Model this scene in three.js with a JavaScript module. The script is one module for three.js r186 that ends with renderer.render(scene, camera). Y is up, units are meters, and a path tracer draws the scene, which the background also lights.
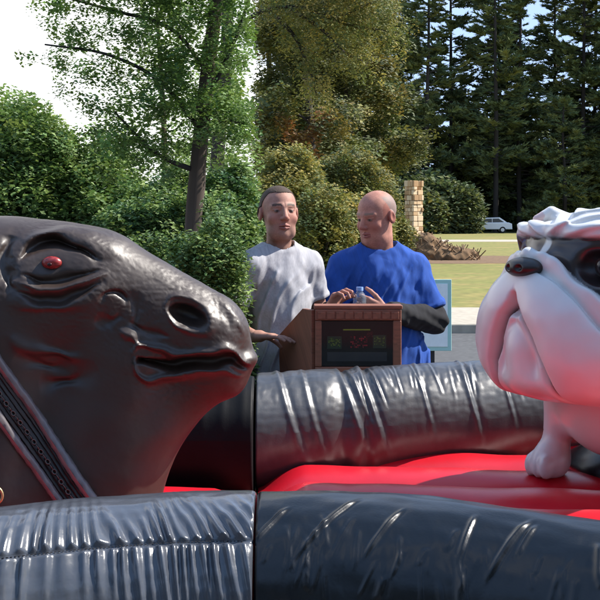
import * as THREE from 'three';
import { ImprovedNoise } from 'three/addons/math/ImprovedNoise.js';
import { mergeGeometries } from 'three/addons/utils/BufferGeometryUtils.js';
import { RoundedBoxGeometry } from 'three/addons/geometries/RoundedBoxGeometry.js';

// ---------------------------------------------------------------- camera, sky, sun, exposure
const scene = new THREE.Scene();
const camera = new THREE.PerspectiveCamera(2 * Math.atan(300 / 1300) * 180 / Math.PI, 1, 0.1, 900);
camera.position.set(0, 1.64, 0);
camera.lookAt(0, 1.64, -10);
camera.setViewOffset(600, 600, 0, 83, 600, 600);      // level camera, lens shifted down
camera.updateProjectionMatrix();

const renderer = new THREE.WebGLRenderer({ antialias: true });
renderer.toneMapping = THREE.LinearToneMapping;
renderer.toneMappingExposure = 1.95;
renderer.shadowMap.enabled = true;

const SUN = new THREE.Vector3(0.66, 0.68, -0.28).normalize();
const sun = new THREE.DirectionalLight(new THREE.Color(1.0, 0.94, 0.86), 4.8);
sun.position.copy(SUN).multiplyScalar(60);
sun.target.position.set(0, 0, -6);
sun.castShadow = true;
sun.shadow.mapSize.set(2048, 2048);
Object.assign(sun.shadow.camera, { left: -40, right: 40, top: 40, bottom: -40, near: 1, far: 260 });
scene.add(sun, sun.target);

const noise = new ImprovedNoise();
const N = (x, y = 0, z = 0) => noise.noise(x + 31.7, y + 17.3, z + 5.9);
const fbm = (x, y, z, o = 4) => { let a = 0, s = 1, n = 0; for (let i = 0; i < o; i++) { a += s * N(x, y, z); n += s; x *= 2.03; y *= 2.03; z *= 2.03; s *= 0.5; } return a / n; };
const clamp = (x, a = 0, b = 1) => Math.min(b, Math.max(a, x));
const sstep = (a, b, x) => { const t = clamp((x - a) / (b - a)); return t * t * (3 - 2 * t); };
const lerp = (a, b, t) => a + (b - a) * t;

{ // air and broken cloud: a bank of white cloud stands over the wood on one side, blue over the pines
  const W = 1024, H = 512, data = new Float32Array(W * H * 4);
  for (let j = 0; j < H; j++) for (let i = 0; i < W; i++) {
    const az = (i + 0.5) / W * 2 * Math.PI - Math.PI, el = ((j + 0.5) / H - 0.5) * Math.PI;
    const x = Math.cos(el) * Math.cos(az), z = Math.cos(el) * Math.sin(az), y = Math.sin(el);
    const h = Math.max(0, y);
    let r = lerp(0.58, 0.16, Math.pow(h, 0.42)), g = lerp(0.74, 0.31, Math.pow(h, 0.42)), b = lerp(0.98, 0.60, Math.pow(h, 0.5));
    let c = sstep(0.12, 0.42, fbm(x * 2.2, y * 4.0, z * 2.2, 5) + 0.06);
    const side = Math.atan2(x, -z) * 180 / Math.PI + 4 * N(y * 6, x * 2, z * 2);     // degrees away from straight ahead
    const bank = (1 - sstep(-3.5, -1.0, side)) * sstep(-95, -60, side) * (1 - sstep(0.35, 0.75, h));
    c = Math.max(c * 0.85, bank);
    const cl = 1.02 + 0.16 * fbm(x * 5, y * 9, z * 5, 4);
    r = lerp(r, cl, c); g = lerp(g, cl * 1.0, c); b = lerp(b, cl * 1.02, c);
    const o = (j * W + i) * 4; data[o] = r; data[o + 1] = g; data[o + 2] = b; data[o + 3] = 1;
  }
  const t = new THREE.DataTexture(data, W, H, THREE.RGBAFormat, THREE.FloatType);
  t.mapping = THREE.EquirectangularReflectionMapping; t.magFilter = THREE.LinearFilter; t.minFilter = THREE.LinearFilter;
  t.wrapS = THREE.RepeatWrapping; t.colorSpace = THREE.LinearSRGBColorSpace; t.needsUpdate = true;
  scene.background = t; scene.environment = t;
  scene.backgroundIntensity = 0.82; scene.environmentIntensity = 0.82;
}

// ---------------------------------------------------------------- helpers
let seed = 12345;
const rnd = () => { seed = (seed + 0x6d2b79f5) | 0; let t = Math.imul(seed ^ (seed >>> 15), 1 | seed); t = (t + Math.imul(t ^ (t >>> 7), 61 | t)) ^ t; return ((t ^ (t >>> 14)) >>> 0) / 4294967296; };
const rr = (a, b) => a + (b - a) * rnd();
const V = (x, y, z) => new THREE.Vector3(x, y, z);
const names = {};
function numbered(n) { const k = names[n] = (names[n] ?? -1) + 1; return k ? `${n}_${String(k).padStart(3, '0')}` : n; }
function thing(name, label, category, pos = [0, 0, 0], turn = 0, group) {
  const o = new THREE.Group(); o.name = numbered(name); o.position.set(...pos); o.rotation.y = turn;
  o.userData = { label, category }; if (group) o.userData.group = group; scene.add(o); return o;
}
function part(name, geo, m, parent, pos, rot) {
  const o = new THREE.Mesh(geo, m); o.name = name; o.castShadow = o.receiveShadow = true;
  if (pos) o.position.set(...pos); if (rot) o.rotation.set(...rot); parent.add(o); return o;
}
function structure(name, geo, m, label, category) {
  const o = part(name, geo, m, scene); o.userData = { kind: 'structure', label, category }; return o;
}
const std = (o) => new THREE.MeshStandardMaterial(o), phys = (o) => new THREE.MeshPhysicalMaterial(o);
const lin = (r, g, b) => new THREE.Color().setRGB(r, g, b);
function tex(w, h, f, rep = 1, srgb = true) {     // f(u, v) -> [r, g, b] 0..1
  const d = new Uint8Array(w * h * 4);
  for (let j = 0; j < h; j++) for (let i = 0; i < w; i++) { const c = f(i / w, j / h), o = (j * w + i) * 4; d[o] = clamp(c[0]) * 255; d[o + 1] = clamp(c[1]) * 255; d[o + 2] = clamp(c[2]) * 255; d[o + 3] = 255; }
  const t = new THREE.DataTexture(d, w, h); t.wrapS = t.wrapT = THREE.RepeatWrapping; t.magFilter = THREE.LinearFilter; t.minFilter = THREE.LinearMipmapLinearFilter; t.generateMipmaps = true;
  if (srgb) t.colorSpace = THREE.SRGBColorSpace; t.repeat.set(rep, rep); t.needsUpdate = true; return t;
}
// tiling noise: blends the four wrapped copies
const tile = (u, v, f, o = 4, z = 0) => { const a = (p, q) => fbm(p * f, q * f, z, o); return lerp(lerp(a(u, v), a(u - 1, v), u), lerp(a(u, v - 1), a(u - 1, v - 1), u), v); };
function planarUV(g, k = 1) { const p = g.attributes.position, u = new Float32Array(p.count * 2); for (let i = 0; i < p.count; i++) { u[2 * i] = (p.getX(i) + 0.31 * p.getY(i)) * k; u[2 * i + 1] = (p.getZ(i) + 0.77 * p.getY(i)) * k; } g.setAttribute('uv', new THREE.BufferAttribute(u, 2)); return g; }

// ---- signed distances
const cap = (x, y, z, a, b, ra, rb) => {      // capsule that tapers from ra to rb
  const bx = b[0] - a[0], by = b[1] - a[1], bz = b[2] - a[2], px = x - a[0], py = y - a[1], pz = z - a[2];
  const t = clamp((px * bx + py * by + pz * bz) / (bx * bx + by * by + bz * bz + 1e-12));
  const dx = px - bx * t, dy = py - by * t, dz = pz - bz * t;
  return Math.sqrt(dx * dx + dy * dy + dz * dz) - (ra + (rb - ra) * t);
};
const ell = (x, y, z, c, r) => {
  const px = x - c[0], py = y - c[1], pz = z - c[2];
  const k0 = Math.sqrt((px / r[0]) ** 2 + (py / r[1]) ** 2 + (pz / r[2]) ** 2), k1 = Math.sqrt((px / r[0] ** 2) ** 2 + (py / r[1] ** 2) ** 2 + (pz / r[2] ** 2) ** 2);
  return k1 < 1e-9 ? -Math.min(...r) : k0 * (k0 - 1) / k1;
};
const smin = (a, b, k) => { const h = Math.max(k - Math.abs(a - b), 0) / k; return Math.min(a, b) - h * h * k * 0.25; };
const smax = (a, b, k) => -smin(-a, -b, k);
const smooth2 = (pts, n = 4) => { const c = new THREE.CatmullRomCurve3(pts.map((p) => V(p[0], p[1], 0))), m = (pts.length - 1) * n; return Array.from({ length: m + 1 }, (_, i) => { const q = c.getPoint(i / m); return [q.x, q.y]; }); };
const plineT = (x, y, pts) => { let m = 1e9, at = 0; for (let i = 0; i < pts.length - 1; i++) { const a = pts[i], b = pts[i + 1], bx = b[0] - a[0], by = b[1] - a[1], t = clamp(((x - a[0]) * bx + (y - a[1]) * by) / (bx * bx + by * by)); const d = (x - a[0] - bx * t) ** 2 + (y - a[1] - by * t) ** 2; if (d < m) { m = d; at = (i + t) / (pts.length - 1); } } return [Math.sqrt(m), at]; };
const pline = (x, y, pts) => { let m = 1e9; for (let i = 0; i < pts.length - 1; i++) { const a = pts[i], b = pts[i + 1], bx = b[0] - a[0], by = b[1] - a[1], t = clamp(((x - a[0]) * bx + (y - a[1]) * by) / (bx * bx + by * by)); const d = (x - a[0] - bx * t) ** 2 + (y - a[1] - by * t) ** 2; if (d < m) m = d; } return Math.sqrt(m); };

// ---- meshing of a distance field (surface nets), normals from the field, optional colour per vertex
function netMesh(f, lo, hi, cell, colour) {
  const n = [0, 1, 2].map((i) => Math.ceil((hi[i] - lo[i]) / cell) + 1), [nx, ny, nz] = n, F = new Float32Array(nx * ny * nz);
  const id = (i, j, k) => i + nx * (j + ny * k);
  // coarse pass: whole blocks far from the surface are filled without sampling every node
  const B = 4;
  for (let k0 = 0; k0 < nz; k0 += B) for (let j0 = 0; j0 < ny; j0 += B) for (let i0 = 0; i0 < nx; i0 += B) {
    const c = f(lo[0] + (i0 + B / 2) * cell, lo[1] + (j0 + B / 2) * cell, lo[2] + (k0 + B / 2) * cell);
    const far = Math.abs(c) > B * cell * 1.9;
    for (let k = k0; k < Math.min(nz, k0 + B); k++) for (let j = j0; j < Math.min(ny, j0 + B); j++) for (let i = i0; i < Math.min(nx, i0 + B); i++)
      F[id(i, j, k)] = far ? c : f(lo[0] + i * cell, lo[1] + j * cell, lo[2] + k * cell);
  }
  const at = new Int32Array(nx * ny * nz).fill(-1), P = [], I = [];
  for (let k = 0; k < nz - 1; k++) for (let j = 0; j < ny - 1; j++) for (let i = 0; i < nx - 1; i++) {
    let mask = 0; const v = [];
    for (let c = 0; c < 8; c++) { const q = F[id(i + (c & 1), j + (c >> 1 & 1), k + (c >> 2))]; v.push(q); if (q < 0) mask |= 1 << c; }
    if (mask === 0 || mask === 255) continue;
    let x = 0, y = 0, z = 0, m = 0;
    for (let c = 0; c < 8; c++) for (const b of [1, 2, 4]) if (!(c & b)) { const d = c | b; if ((v[c] < 0) !== (v[d] < 0)) { const t = v[c] / (v[c] - v[d]); x += (c & 1) + (b === 1 ? t : 0); y += (c >> 1 & 1) + (b === 2 ? t : 0); z += (c >> 2) + (b === 4 ? t : 0); m++; } }
    at[id(i, j, k)] = P.length / 3; P.push(lo[0] + (i + x / m) * cell, lo[1] + (j + y / m) * cell, lo[2] + (k + z / m) * cell);
  }
  const quad = (a, b, c, d, s) => { if (a < 0 || b < 0 || c < 0 || d < 0) return; if (s) I.push(a, b, c, a, c, d); else I.push(a, c, b, a, d, c); };
  for (let k = 1; k < nz - 1; k++) for (let j = 1; j < ny - 1; j++) for (let i = 1; i < nx - 1; i++) {
    const s = F[id(i, j, k)] < 0;
    if (s !== F[id(i + 1, j, k)] < 0) quad(at[id(i, j - 1, k - 1)], at[id(i, j, k - 1)], at[id(i, j, k)], at[id(i, j - 1, k)], s);
    if (s !== F[id(i, j + 1, k)] < 0) quad(at[id(i - 1, j, k - 1)], at[id(i - 1, j, k)], at[id(i, j, k)], at[id(i, j, k - 1)], s);
    if (s !== F[id(i, j, k + 1)] < 0) quad(at[id(i - 1, j - 1, k)], at[id(i, j - 1, k)], at[id(i, j, k)], at[id(i - 1, j, k)], s);
  }
  const M = P.length / 3, nor = new Float32Array(M * 3), col = colour && new Float32Array(M * 3), e = cell * 0.6;
  for (let i = 0; i < M; i++) {
    const x = P[3 * i], y = P[3 * i + 1], z = P[3 * i + 2];
    let a = f(x + e, y, z) - f(x - e, y, z), b = f(x, y + e, z) - f(x, y - e, z), c = f(x, y, z + e) - f(x, y, z - e); const l = Math.hypot(a, b, c) || 1; a /= l; b /= l; c /= l;
    nor[3 * i] = a; nor[3 * i + 1] = b; nor[3 * i + 2] = c;
    if (colour) { const q = colour(x, y, z, a, b, c); col[3 * i] = q[0]; col[3 * i + 1] = q[1]; col[3 * i + 2] = q[2]; }
  }
  const g = new THREE.BufferGeometry();
  g.setAttribute('position', new THREE.BufferAttribute(new Float32Array(P), 3)); g.setAttribute('normal', new THREE.BufferAttribute(nor, 3));
  if (col) g.setAttribute('color', new THREE.BufferAttribute(col, 3));
  g.setIndex(I); return g;
}

// ================================================================ the ground
const mAsphalt = std({ roughness: 0.92, map: tex(256, 256, (u, v) => { const a = 0.29 + 0.12 * tile(u, v, 40, 2) + 0.06 * tile(u, v, 6, 3, 4); return [a, a * 1.01, a * 1.03]; }, 0.35) });
const mField = std({ roughness: 1, map: tex(512, 512, (u, v) => { const a = tile(u, v, 9, 5), b = tile(u, v, 70, 2, 9); const d = sstep(-0.1, 0.35, a); return [lerp(0.43, 0.56, d) + 0.2 * b, lerp(0.43, 0.47, d) + 0.18 * b, lerp(0.19, 0.28, d) + 0.12 * b]; }, 0.06) });
const mConcrete = std({ roughness: 0.9, map: tex(128, 128, (u, v) => { const a = 0.64 + 0.16 * tile(u, v, 12, 4); return [a, a * 0.95, a * 0.86]; }, 0.7) });
const mSoil = std({ roughness: 1, map: tex(128, 128, (u, v) => { const a = 0.42 + 0.3 * tile(u, v, 14, 4); return [a, a * 0.78, a * 0.55]; }, 0.6) });
function sheet(x0, x1, z0, z1, y) { const g = new THREE.PlaneGeometry(x1 - x0, z1 - z0, 1, 1).rotateX(-Math.PI / 2).translate((x0 + x1) / 2, y, (z0 + z1) / 2); return planarUV(g); }
structure('ground', sheet(-450, 450, -880, 60, 0), mField, 'worn yellow green grass field reaching to the pines', 'ground');
structure('parking_lot', sheet(-60, 60, -18.3, 40, 0.004), mAsphalt, 'grey asphalt under and behind the inflatable rings', 'asphalt');
{
  const walk = new THREE.Group(); walk.name = 'sidewalk'; walk.userData = { kind: 'structure', label: 'pale concrete sidewalk between the asphalt and the grass', category: 'sidewalk' }; scene.add(walk);
  const kg = planarUV(new RoundedBoxGeometry(2.99, 0.16, 0.2, 2, 0.03)), sg = planarUV(new RoundedBoxGeometry(1.485, 0.16, 3.2, 1, 0.012));
  for (let i = -12; i < 12; i++) part('kerb', kg, mConcrete, walk, [i * 3 + 1.5, 0.055, -18.4]);
  for (let i = -24; i < 24; i++) part('slab', sg, mConcrete, walk, [i * 1.5 + 0.75, 0.05 + 0.004 * N(i * 3.3), -20.12]);
}
structure('path', sheet(6, 60, -94, -86, 0.006), mConcrete, 'pale path crossing the far grass below the pines', 'path');
{ // bare soil round the brush pile
  const sh = new THREE.Shape(); for (let i = 0; i < 40; i++) { const a = i / 40 * 6.2832, r = 1 + 0.35 * N(Math.cos(a) * 1.7, Math.sin(a) * 1.7, 3); sh[i ? 'lineTo' : 'moveTo'](Math.cos(a) * 3.6 * r, Math.sin(a) * 5 * r); }
  const g = new THREE.ShapeGeometry(sh).rotateX(-Math.PI / 2).translate(7, 0.006, -50); structure('bare_soil', planarUV(g), mSoil, 'patch of bare brown soil in the grass', 'soil');
}

// ================================================================ vegetation
const leafMat = (o = {}) => phys({ roughness: 0.75, transmission: 0.42, thickness: 0, side: THREE.DoubleSide, specularIntensity: 0.5, ...o });
const mLeaf = leafMat(), mPine = std({ roughness: 0.85, side: THREE.DoubleSide });
const mBark = std({ roughness: 0.95, color: lin(0.07, 0.05, 0.036) }), mBarkDark = std({ roughness: 0.95, color: lin(0.03, 0.024, 0.02) });
function sprigGeo(n, len, wid, spread, droop = 0) {        // a sprig of n pointed leaves
  const P = [], I = [];
  for (let i = 0; i < n; i++) {
    const c = V(rr(-1, 1), rr(-1, 1), rr(-1, 1)).multiplyScalar(spread), d = V(rr(-1, 1), rr(-0.7, 0.5) - droop, rr(-1, 1)).normalize(), up = V(rr(-0.6, 0.6), 1, rr(-0.6, 0.6)).normalize(), s = d.clone().cross(up).normalize(), l = len * rr(0.7, 1.25), w = wid * rr(0.8, 1.2), nn = s.clone().cross(d);
    const b = P.length / 3, q = [c, c.clone().addScaledVector(d, l * 0.45).addScaledVector(s, w / 2).addScaledVector(nn, w * 0.16), c.clone().addScaledVector(d, l), c.clone().addScaledVector(d, l * 0.45).addScaledVector(s, -w / 2).addScaledVector(nn, w * 0.16)];
    for (const p of q) P.push(p.x, p.y, p.z); I.push(b, b + 1, b + 2, b, b + 2, b + 3);
  }
  const g = new THREE.BufferGeometry(); g.setAttribute('position', new THREE.Float32BufferAttribute(P, 3)); g.setIndex(I); g.computeVertexNormals(); return g;
}
function crown(name, geo, m, list, parent) {
  const o = new THREE.InstancedMesh(geo, m, list.length), M = new THREE.Matrix4(), q = new THREE.Quaternion(), e = new THREE.Euler();
  list.forEach((l, i) => { e.set(...(l.e ?? [rr(-0.5, 0.5), rr(0, 6.28), rr(-0.5, 0.5)])); q.setFromEuler(e); M.compose(l.p, q, V(l.s, l.s, l.s)); o.setMatrixAt(i, M); o.setColorAt(i, lin(...l.c)); });
  o.name = name; o.castShadow = o.receiveShadow = true; o.userData.kind = 'stuff'; parent.add(o); return o;
}
function limb(pts, r0, r1, seg = 8) {
  const c = new THREE.CatmullRomCurve3(pts), n = Math.max(8, pts.length * 5), g = new THREE.TubeGeometry(c, n, 1, seg, false), p = g.attributes.position;
  for (let i = 0; i <= n; i++) { const a = c.getPointAt(i / n), r = lerp(r0, r1, i / n); for (let j = 0; j <= seg; j++) { const k = i * (seg + 1) + j; const b = 1 + 0.22 * N(j * 0.9, i * 0.6, r0 * 50); p.setXYZ(k, a.x + (p.getX(k) - a.x) * r * b, a.y + (p.getY(k) - a.y) * r * b, a.z + (p.getZ(k) - a.z) * r * b); } }
  g.computeVertexNormals(); return g;
}
const tint = (c, v = 0.25) => { const k = 1 + rr(-v, v), h = rr(-v, v) * 0.5; return [c[0] * k * (1 + h), c[1] * k, c[2] * k * (1 - h)]; };
// leafy mass: sprigs near the skin of overlapping blobs [cx, cy, cz, rx, ry, rz]
function mass(blobs, n, s, cols, keep = () => true, inner = 0.55) {
  const out = [], w = blobs.map((b) => (b[3] * b[4] + b[4] * b[5] + b[3] * b[5])), tot = w.reduce((a, b) => a + b, 0);
  blobs.forEach((b, bi) => { const m = Math.round(n * w[bi] / tot); for (let i = 0; i < m; i++) {
    const d = V(rr(-1, 1), rr(-1, 1), rr(-1, 1)).normalize(), lump = 1 + 0.28 * N(d.x * 2.3 + bi * 5, d.y * 2.3, d.z * 2.3), r = Math.pow(rnd(), 0.4) * (1 - inner) + inner;
    const p = V(b[0] + d.x * b[3] * r * lump, Math.max(0.1, b[1] + d.y * b[4] * r * lump), b[2] + d.z * b[5] * r * lump);
    if (!keep(p)) continue; const c = cols[Math.floor(rnd() * cols.length)];
    out.push({ p, s: s * rr(0.65, 1.3), c: tint(c) });
  } });
  return out;
}
const gLeaf = sprigGeo(16, 0.55, 0.36, 0.75), gLeafFine = sprigGeo(26, 0.36, 0.2, 0.85), gLong = sprigGeo(18, 0.7, 0.22, 0.7, 0.3);

// --- the green wood behind the bull
const G1 = [[0.17, 0.28, 0.055], [0.14, 0.24, 0.045], [0.22, 0.34, 0.075], [0.10, 0.18, 0.045]];
const G2 = [[0.18, 0.28, 0.07], [0.23, 0.33, 0.085], [0.14, 0.23, 0.06]];
function bush(name, label, blobs, n, s, cols, geo, group, keep, base) {
  const t = thing(name, label, 'bush', [blobs[0][0], 0, blobs[0][2]], 0, group), o = V(blobs[0][0], 0, blobs[0][2]);
  const list = mass(blobs, n, s, cols, keep); list.forEach((l) => l.p.sub(o)); crown('foliage', geo, mLeaf, list, t);
  const st = []; for (const b of blobs) for (let i = 0; i < 3; i++) { const x = b[0] - o.x + rr(-0.3, 0.3) * b[3], z = b[2] - o.z + rr(-0.3, 0.3) * b[5]; st.push(limb([V(x * 0.9, 0, z * 0.9), V(x, b[1] * 0.5, z), V(x + rr(-0.4, 0.4) * b[3], b[1] + b[4] * 0.4, z + rr(-0.4, 0.4) * b[5])], 0.03 * b[4] + 0.008, 0.006, 5)); }
  for (const g of st) part('stem', g, mBark, t); return t;
}
bush('leafy_bush', 'big rounded mid green bush behind the back of the bull', [[-4.35, 1.6, -20, 1.1, 1.75, 1.0], [-3.3, 1.35, -20.3, 1.0, 1.6, 1.0], [-4.9, 2.2, -20.6, 0.9, 1.5, 0.9], [-2.75, 1.0, -19.6, 0.8, 1.2, 0.8]], 9500, 0.145, G2, gLeaf, 'green bushes at the edge of the wood');
bush('leafy_bush', 'lower dark green bush below the leaning tree trunk', [[-2.1, 0.9, -18.5, 0.9, 1.1, 0.8], [-1.3, 0.85, -18.3, 0.7, 1.1, 0.7], [-0.95, 0.8, -18.6, 0.45, 1.0, 0.6], [-1.0, 1.45, -18.9, 0.42, 1.0, 0.5], [-1.75, 1.3, -19.2, 0.6, 1.1, 0.6]], 8600, 0.13, G2.concat([[0.08, 0.17, 0.07]]), gLeaf, 'green bushes at the edge of the wood', (p) => p.x < -0.62);
bush('leafy_bush', 'fine leaved green shrub standing close behind the black inflatable tube', [[-0.40, 0.95, -5.62, 0.21, 0.72, 0.2], [-0.62, 0.8, -5.75, 0.26, 0.75, 0.24], [-0.3, 0.6, -5.55, 0.12, 0.62, 0.15]], 7600, 0.04, G2.concat([[0.09, 0.17, 0.05]]), gLeaf, 'green bushes at the edge of the wood', (p) => p.x < -0.218 + 0.012 * N(p.y * 9, p.z * 9));
{ // broadleaf tree with the leaning trunk
  const T = thing('broadleaf_tree', 'tall spring green tree with a leaning brown trunk beside the bush', 'tree', [-1.42, 0, -16]);
  const ax = [V(0, 0, 0), V(0.1, 1.5, 0), V(0.24, 3.0, 0.05), V(0.42, 4.6, 0), V(0.55, 7.2, -0.1)];
  part('trunk', limb(ax, 0.12, 0.06, 10), mBark, T);
  const br = [[V(0.2, 2.7, 0), V(-0.3, 3.3, 0.2), V(-0.9, 3.6, 0.3), V(-1.7, 3.75, 0.1)], [V(0.3, 3.4, 0), V(-0.2, 4.0, -0.3), V(-0.9, 4.25, -0.5), V(-1.9, 4.5, -0.4)], [V(0.22, 3.0, 0), V(0.5, 3.5, 0.2), V(0.75, 4.1, 0.3), V(0.9, 4.8, 0.4)], [V(0.4, 4.2, 0), V(-0.2, 4.9, 0.4), V(-1.2, 5.1, 0.6)], [V(0.15, 2.2, 0), V(-0.3, 2.4, 0.3), V(-0.8, 2.9, 0.5)], [V(0.2, 2.6, 0), V(0.5, 2.8, 0.3), V(0.75, 2.75, 0.5)]];
  for (const b of br) part('branch', limb(b, 0.035, 0.012, 6), mBarkDark, T);
  const list = [], add = (x, y, z, n, rad, s) => { for (let i = 0; i < n; i++) { const p = V(x + rr(-1, 1) * rad, y + rr(-0.6, 0.6) * rad, z + rr(-1, 1) * rad); if (p.x > 0.845 - 0.03 * rnd()) continue; list.push({ p, s: s * rr(0.7, 1.3), c: tint(G1[Math.floor(rnd() * 4)]) }); } };
  for (const b of br) { const c = new THREE.CatmullRomCurve3(b); for (let i = 0; i < 26; i++) { const p = c.getPoint(rr(0.2, 1.05)); add(p.x + rr(-0.35, 0.35), p.y + rr(-0.3, 0.35), p.z + rr(-0.4, 0.4), 6, 0.17, 0.092); } }
  for (let i = 0; i < 150; i++) { const x = rr(-0.45, 0.85), y = rr(2.3, 5.2); add(x, y, rr(-0.7, 0.7), 7, 0.16, 0.096); }        // full side of the crown round the trunk
  for (let i = 0; i < 75; i++) { const x = rr(-1.7, 0), y = rr(2.1, 4.9); if (y < 2.5 - x * 0.75 - 0.5 && x < -0.9) continue; add(x, y, rr(-0.6, 0.6), 6, 0.14, 0.086); }
  for (let i = 0; i < 90; i++) add(rr(-1.6, 0.8), rr(4.6, 7.6), rr(-1, 1), 6, 0.3, 0.16);
  crown('crown', gLeaf, mLeaf, list, T);
}
{ // thinner trees further in, seen through the gaps
  for (const [x, z, h, n] of [[-2.9, -27, 6.5, 420], [-1.9, -30, 5.2, 620]]) {
    const T = thing('broadleaf_tree', n === 420 ? 'thin open crowned green tree deep in the wood behind the big bush' : 'small green tree deep in the wood behind the leaning trunk', 'tree', [x, 0, z]);
    part('trunk', limb([V(0, 0, 0), V(0.1, h * 0.4, 0), V(-0.1, h, 0)], 0.09, 0.03), mBark, T);
    const list = []; for (let i = 0; i < n; i++) { const y = rr(0.6, h), w = 0.95 * Math.sin(clamp(y / h) * 2.6 + 0.3); const p = V(rr(-1, 1) * w, y, rr(-1, 1) * w); if (x + p.x > -0.98 - 0.0 * p.y || N(p.x * 1.3 + x, p.y * 1.3, p.z) > 0.28) continue; list.push({ p, s: 0.2 * rr(0.7, 1.3), c: tint(G2[Math.floor(rnd() * 3)]) }); }
    crown('crown', gLeaf, mLeaf, list, T);
  }
}
// --- autumn thicket and trees in the middle
const A1 = [[0.30, 0.28, 0.07], [0.22, 0.24, 0.06], [0.38, 0.32, 0.08], [0.13, 0.16, 0.045]], A2 = [[0.20, 0.21, 0.05], [0.12, 0.15, 0.04], [0.27, 0.23, 0.06], [0.09, 0.11, 0.035]], ORANGE = [[0.36, 0.17, 0.055], [0.3, 0.19, 0.055]];
bush('autumn_thicket', 'golden green thicket behind the man in the grey shirt', [[-0.6, 1.3, -42, 1.3, 1.9, 1.2], [0.7, 1.0, -41, 1.1, 1.5, 1.1], [1.9, 0.9, -42.5, 1.2, 1.4, 1.1], [-0.3, 2.4, -43, 1.2, 1.6, 1.1]], 4600, 0.2, A1, gLeaf, 'autumn undergrowth', (p) => p.x > -1.34);
bush('autumn_thicket', 'yellowing thicket behind the man in the blue shirt', [[1.6, 1.9, -46, 1.4, 2.2, 1.2], [2.7, 1.5, -47, 1.0, 1.8, 1.0], [3.3, 0.7, -47, 0.8, 1.0, 0.8]], 3600, 0.2, A1.concat(A2), gLeaf, 'autumn undergrowth');
{
  const tr = [[0.3, -55, 15, 'brown olive autumn tree standing behind the golden thicket', 0.0, A2], [2.2, -60, 14, 'olive green autumn tree standing beside the dark pines', 1, A2], [-1.4, -62, 16, 'dull green autumn tree half hidden by the leaning tree', 2, A2]];
  for (const [x, z, h, label, k, cols] of tr) {
    const T = thing('autumn_tree', label, 'tree', [x, 0, z]);
    part('trunk', limb([V(0, 0, 0), V(0.2, h * 0.3, 0), V(-0.1, h * 0.6, 0), V(0.1, h, 0)], 0.22, 0.05), mBarkDark, T);
    const list = [];
    for (let i = 0; i < 46; i++) {
      const y = rr(0.14, 0.97) * h, a = rr(0, 6.28), l = (k === 2 ? 2.2 : 2.7) * Math.sin(clamp(y / h * 0.78 + 0.2) * Math.PI) * rr(0.45, 1.1) + 0.2, e = V(Math.cos(a) * l, y + l * 0.3, Math.sin(a) * l);
      if (i % 2) part('branch', limb([V(0, y, 0), e.clone().multiplyScalar(0.5).setY(y + l * 0.22), e], 0.06, 0.015, 5), mBarkDark, T);
      const orange = k === 0 && i < 5; if (orange) e.set(...[[0.6, 5.6, 2.4], [-0.5, 4.75, 2.5], [0.1, 4.1, 2.6], [-0.9, 5.5, 2.2], [0.3, 4.9, 2.4]][i]); const base = orange ? ORANGE : [cols[Math.floor(rnd() * cols.length)], cols[Math.floor(rnd() * cols.length)]], R = orange ? 0.34 : rr(0.7, 1.25);
      for (let j = 0; j < (orange ? 15 : 74); j++) { const p = e.clone().add(V(rr(-1, 1) + rr(-1, 1), (rr(-1, 1) + rr(-1, 1)) * 0.7, rr(-1, 1) + rr(-1, 1)).multiplyScalar(R * 0.62)); if (x + p.x < z * 0.0331 + 0.02) continue; list.push({ p, s: 0.34 * rr(0.6, 1.35), c: tint(base[j % 2], 0.3) }); }
    }
    crown('crown', gLeaf, mLeaf, list, T);
  }
  // overhanging limbs of a nearer tree whose trunk stands behind the green crown
  const T = thing('oak_tree', 'nearer oak with dark bare limbs reaching over the golden thicket', 'tree', [-1.5, 0, -25]);
  part('trunk', limb([V(0, 0, 0), V(-0.1, 2.5, 0), V(0.1, 5.2, 0), V(0, 9, 0)], 0.17, 0.08, 10), mBarkDark, T);
  const br = [[V(0.0, 5.0, 0), V(0.7, 5.55, 0.1), V(1.5, 5.65, 0.2), V(2.1, 5.45, 0.2), V(3.1, 5.85, 0.1)], [V(1.3, 5.63, 0.2), V(1.9, 5.2, 0.4), V(2.4, 4.7, 0.5), V(2.8, 4.55, 0.4)], [V(0.9, 5.6, 0.1), V(1.4, 5.1, 0.0), V(1.7, 4.4, -0.1), V(1.85, 3.9, 0)], [V(1.9, 5.5, 0.2), V(2.6, 5.3, 0), V(3.4, 5.2, -0.1)]];
  for (const b of br) part('branch', limb(b, 0.05, 0.015, 6), mBarkDark, T);
  const list = [];
  for (const b of br) { const c = new THREE.CatmullRomCurve3(b); for (let i = 0; i < 120; i++) { const p = c.getPoint(rr(0.25, 1.02)); p.add(V(rr(-0.3, 0.3), rr(-0.35, 0.4), rr(-0.4, 0.4))); if (p.x < 0.7) continue; list.push({ p, s: 0.16 * rr(0.7, 1.3), c: tint(A1[Math.floor(rnd() * 4)]) }); } }
  for (let i = 0; i < 900; i++) { const p = V(rr(0.7, 3.3), rr(5.3, 7.2), rr(-1, 1)); if (N(p.x * 1.6, p.y * 1.6, p.z) > 0.1) continue; list.push({ p, s: 0.18 * rr(0.7, 1.3), c: tint(A2[Math.floor(rnd() * 4)]) }); }
  crown('crown', gLeafFine, mLeaf, list, T);
}
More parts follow.
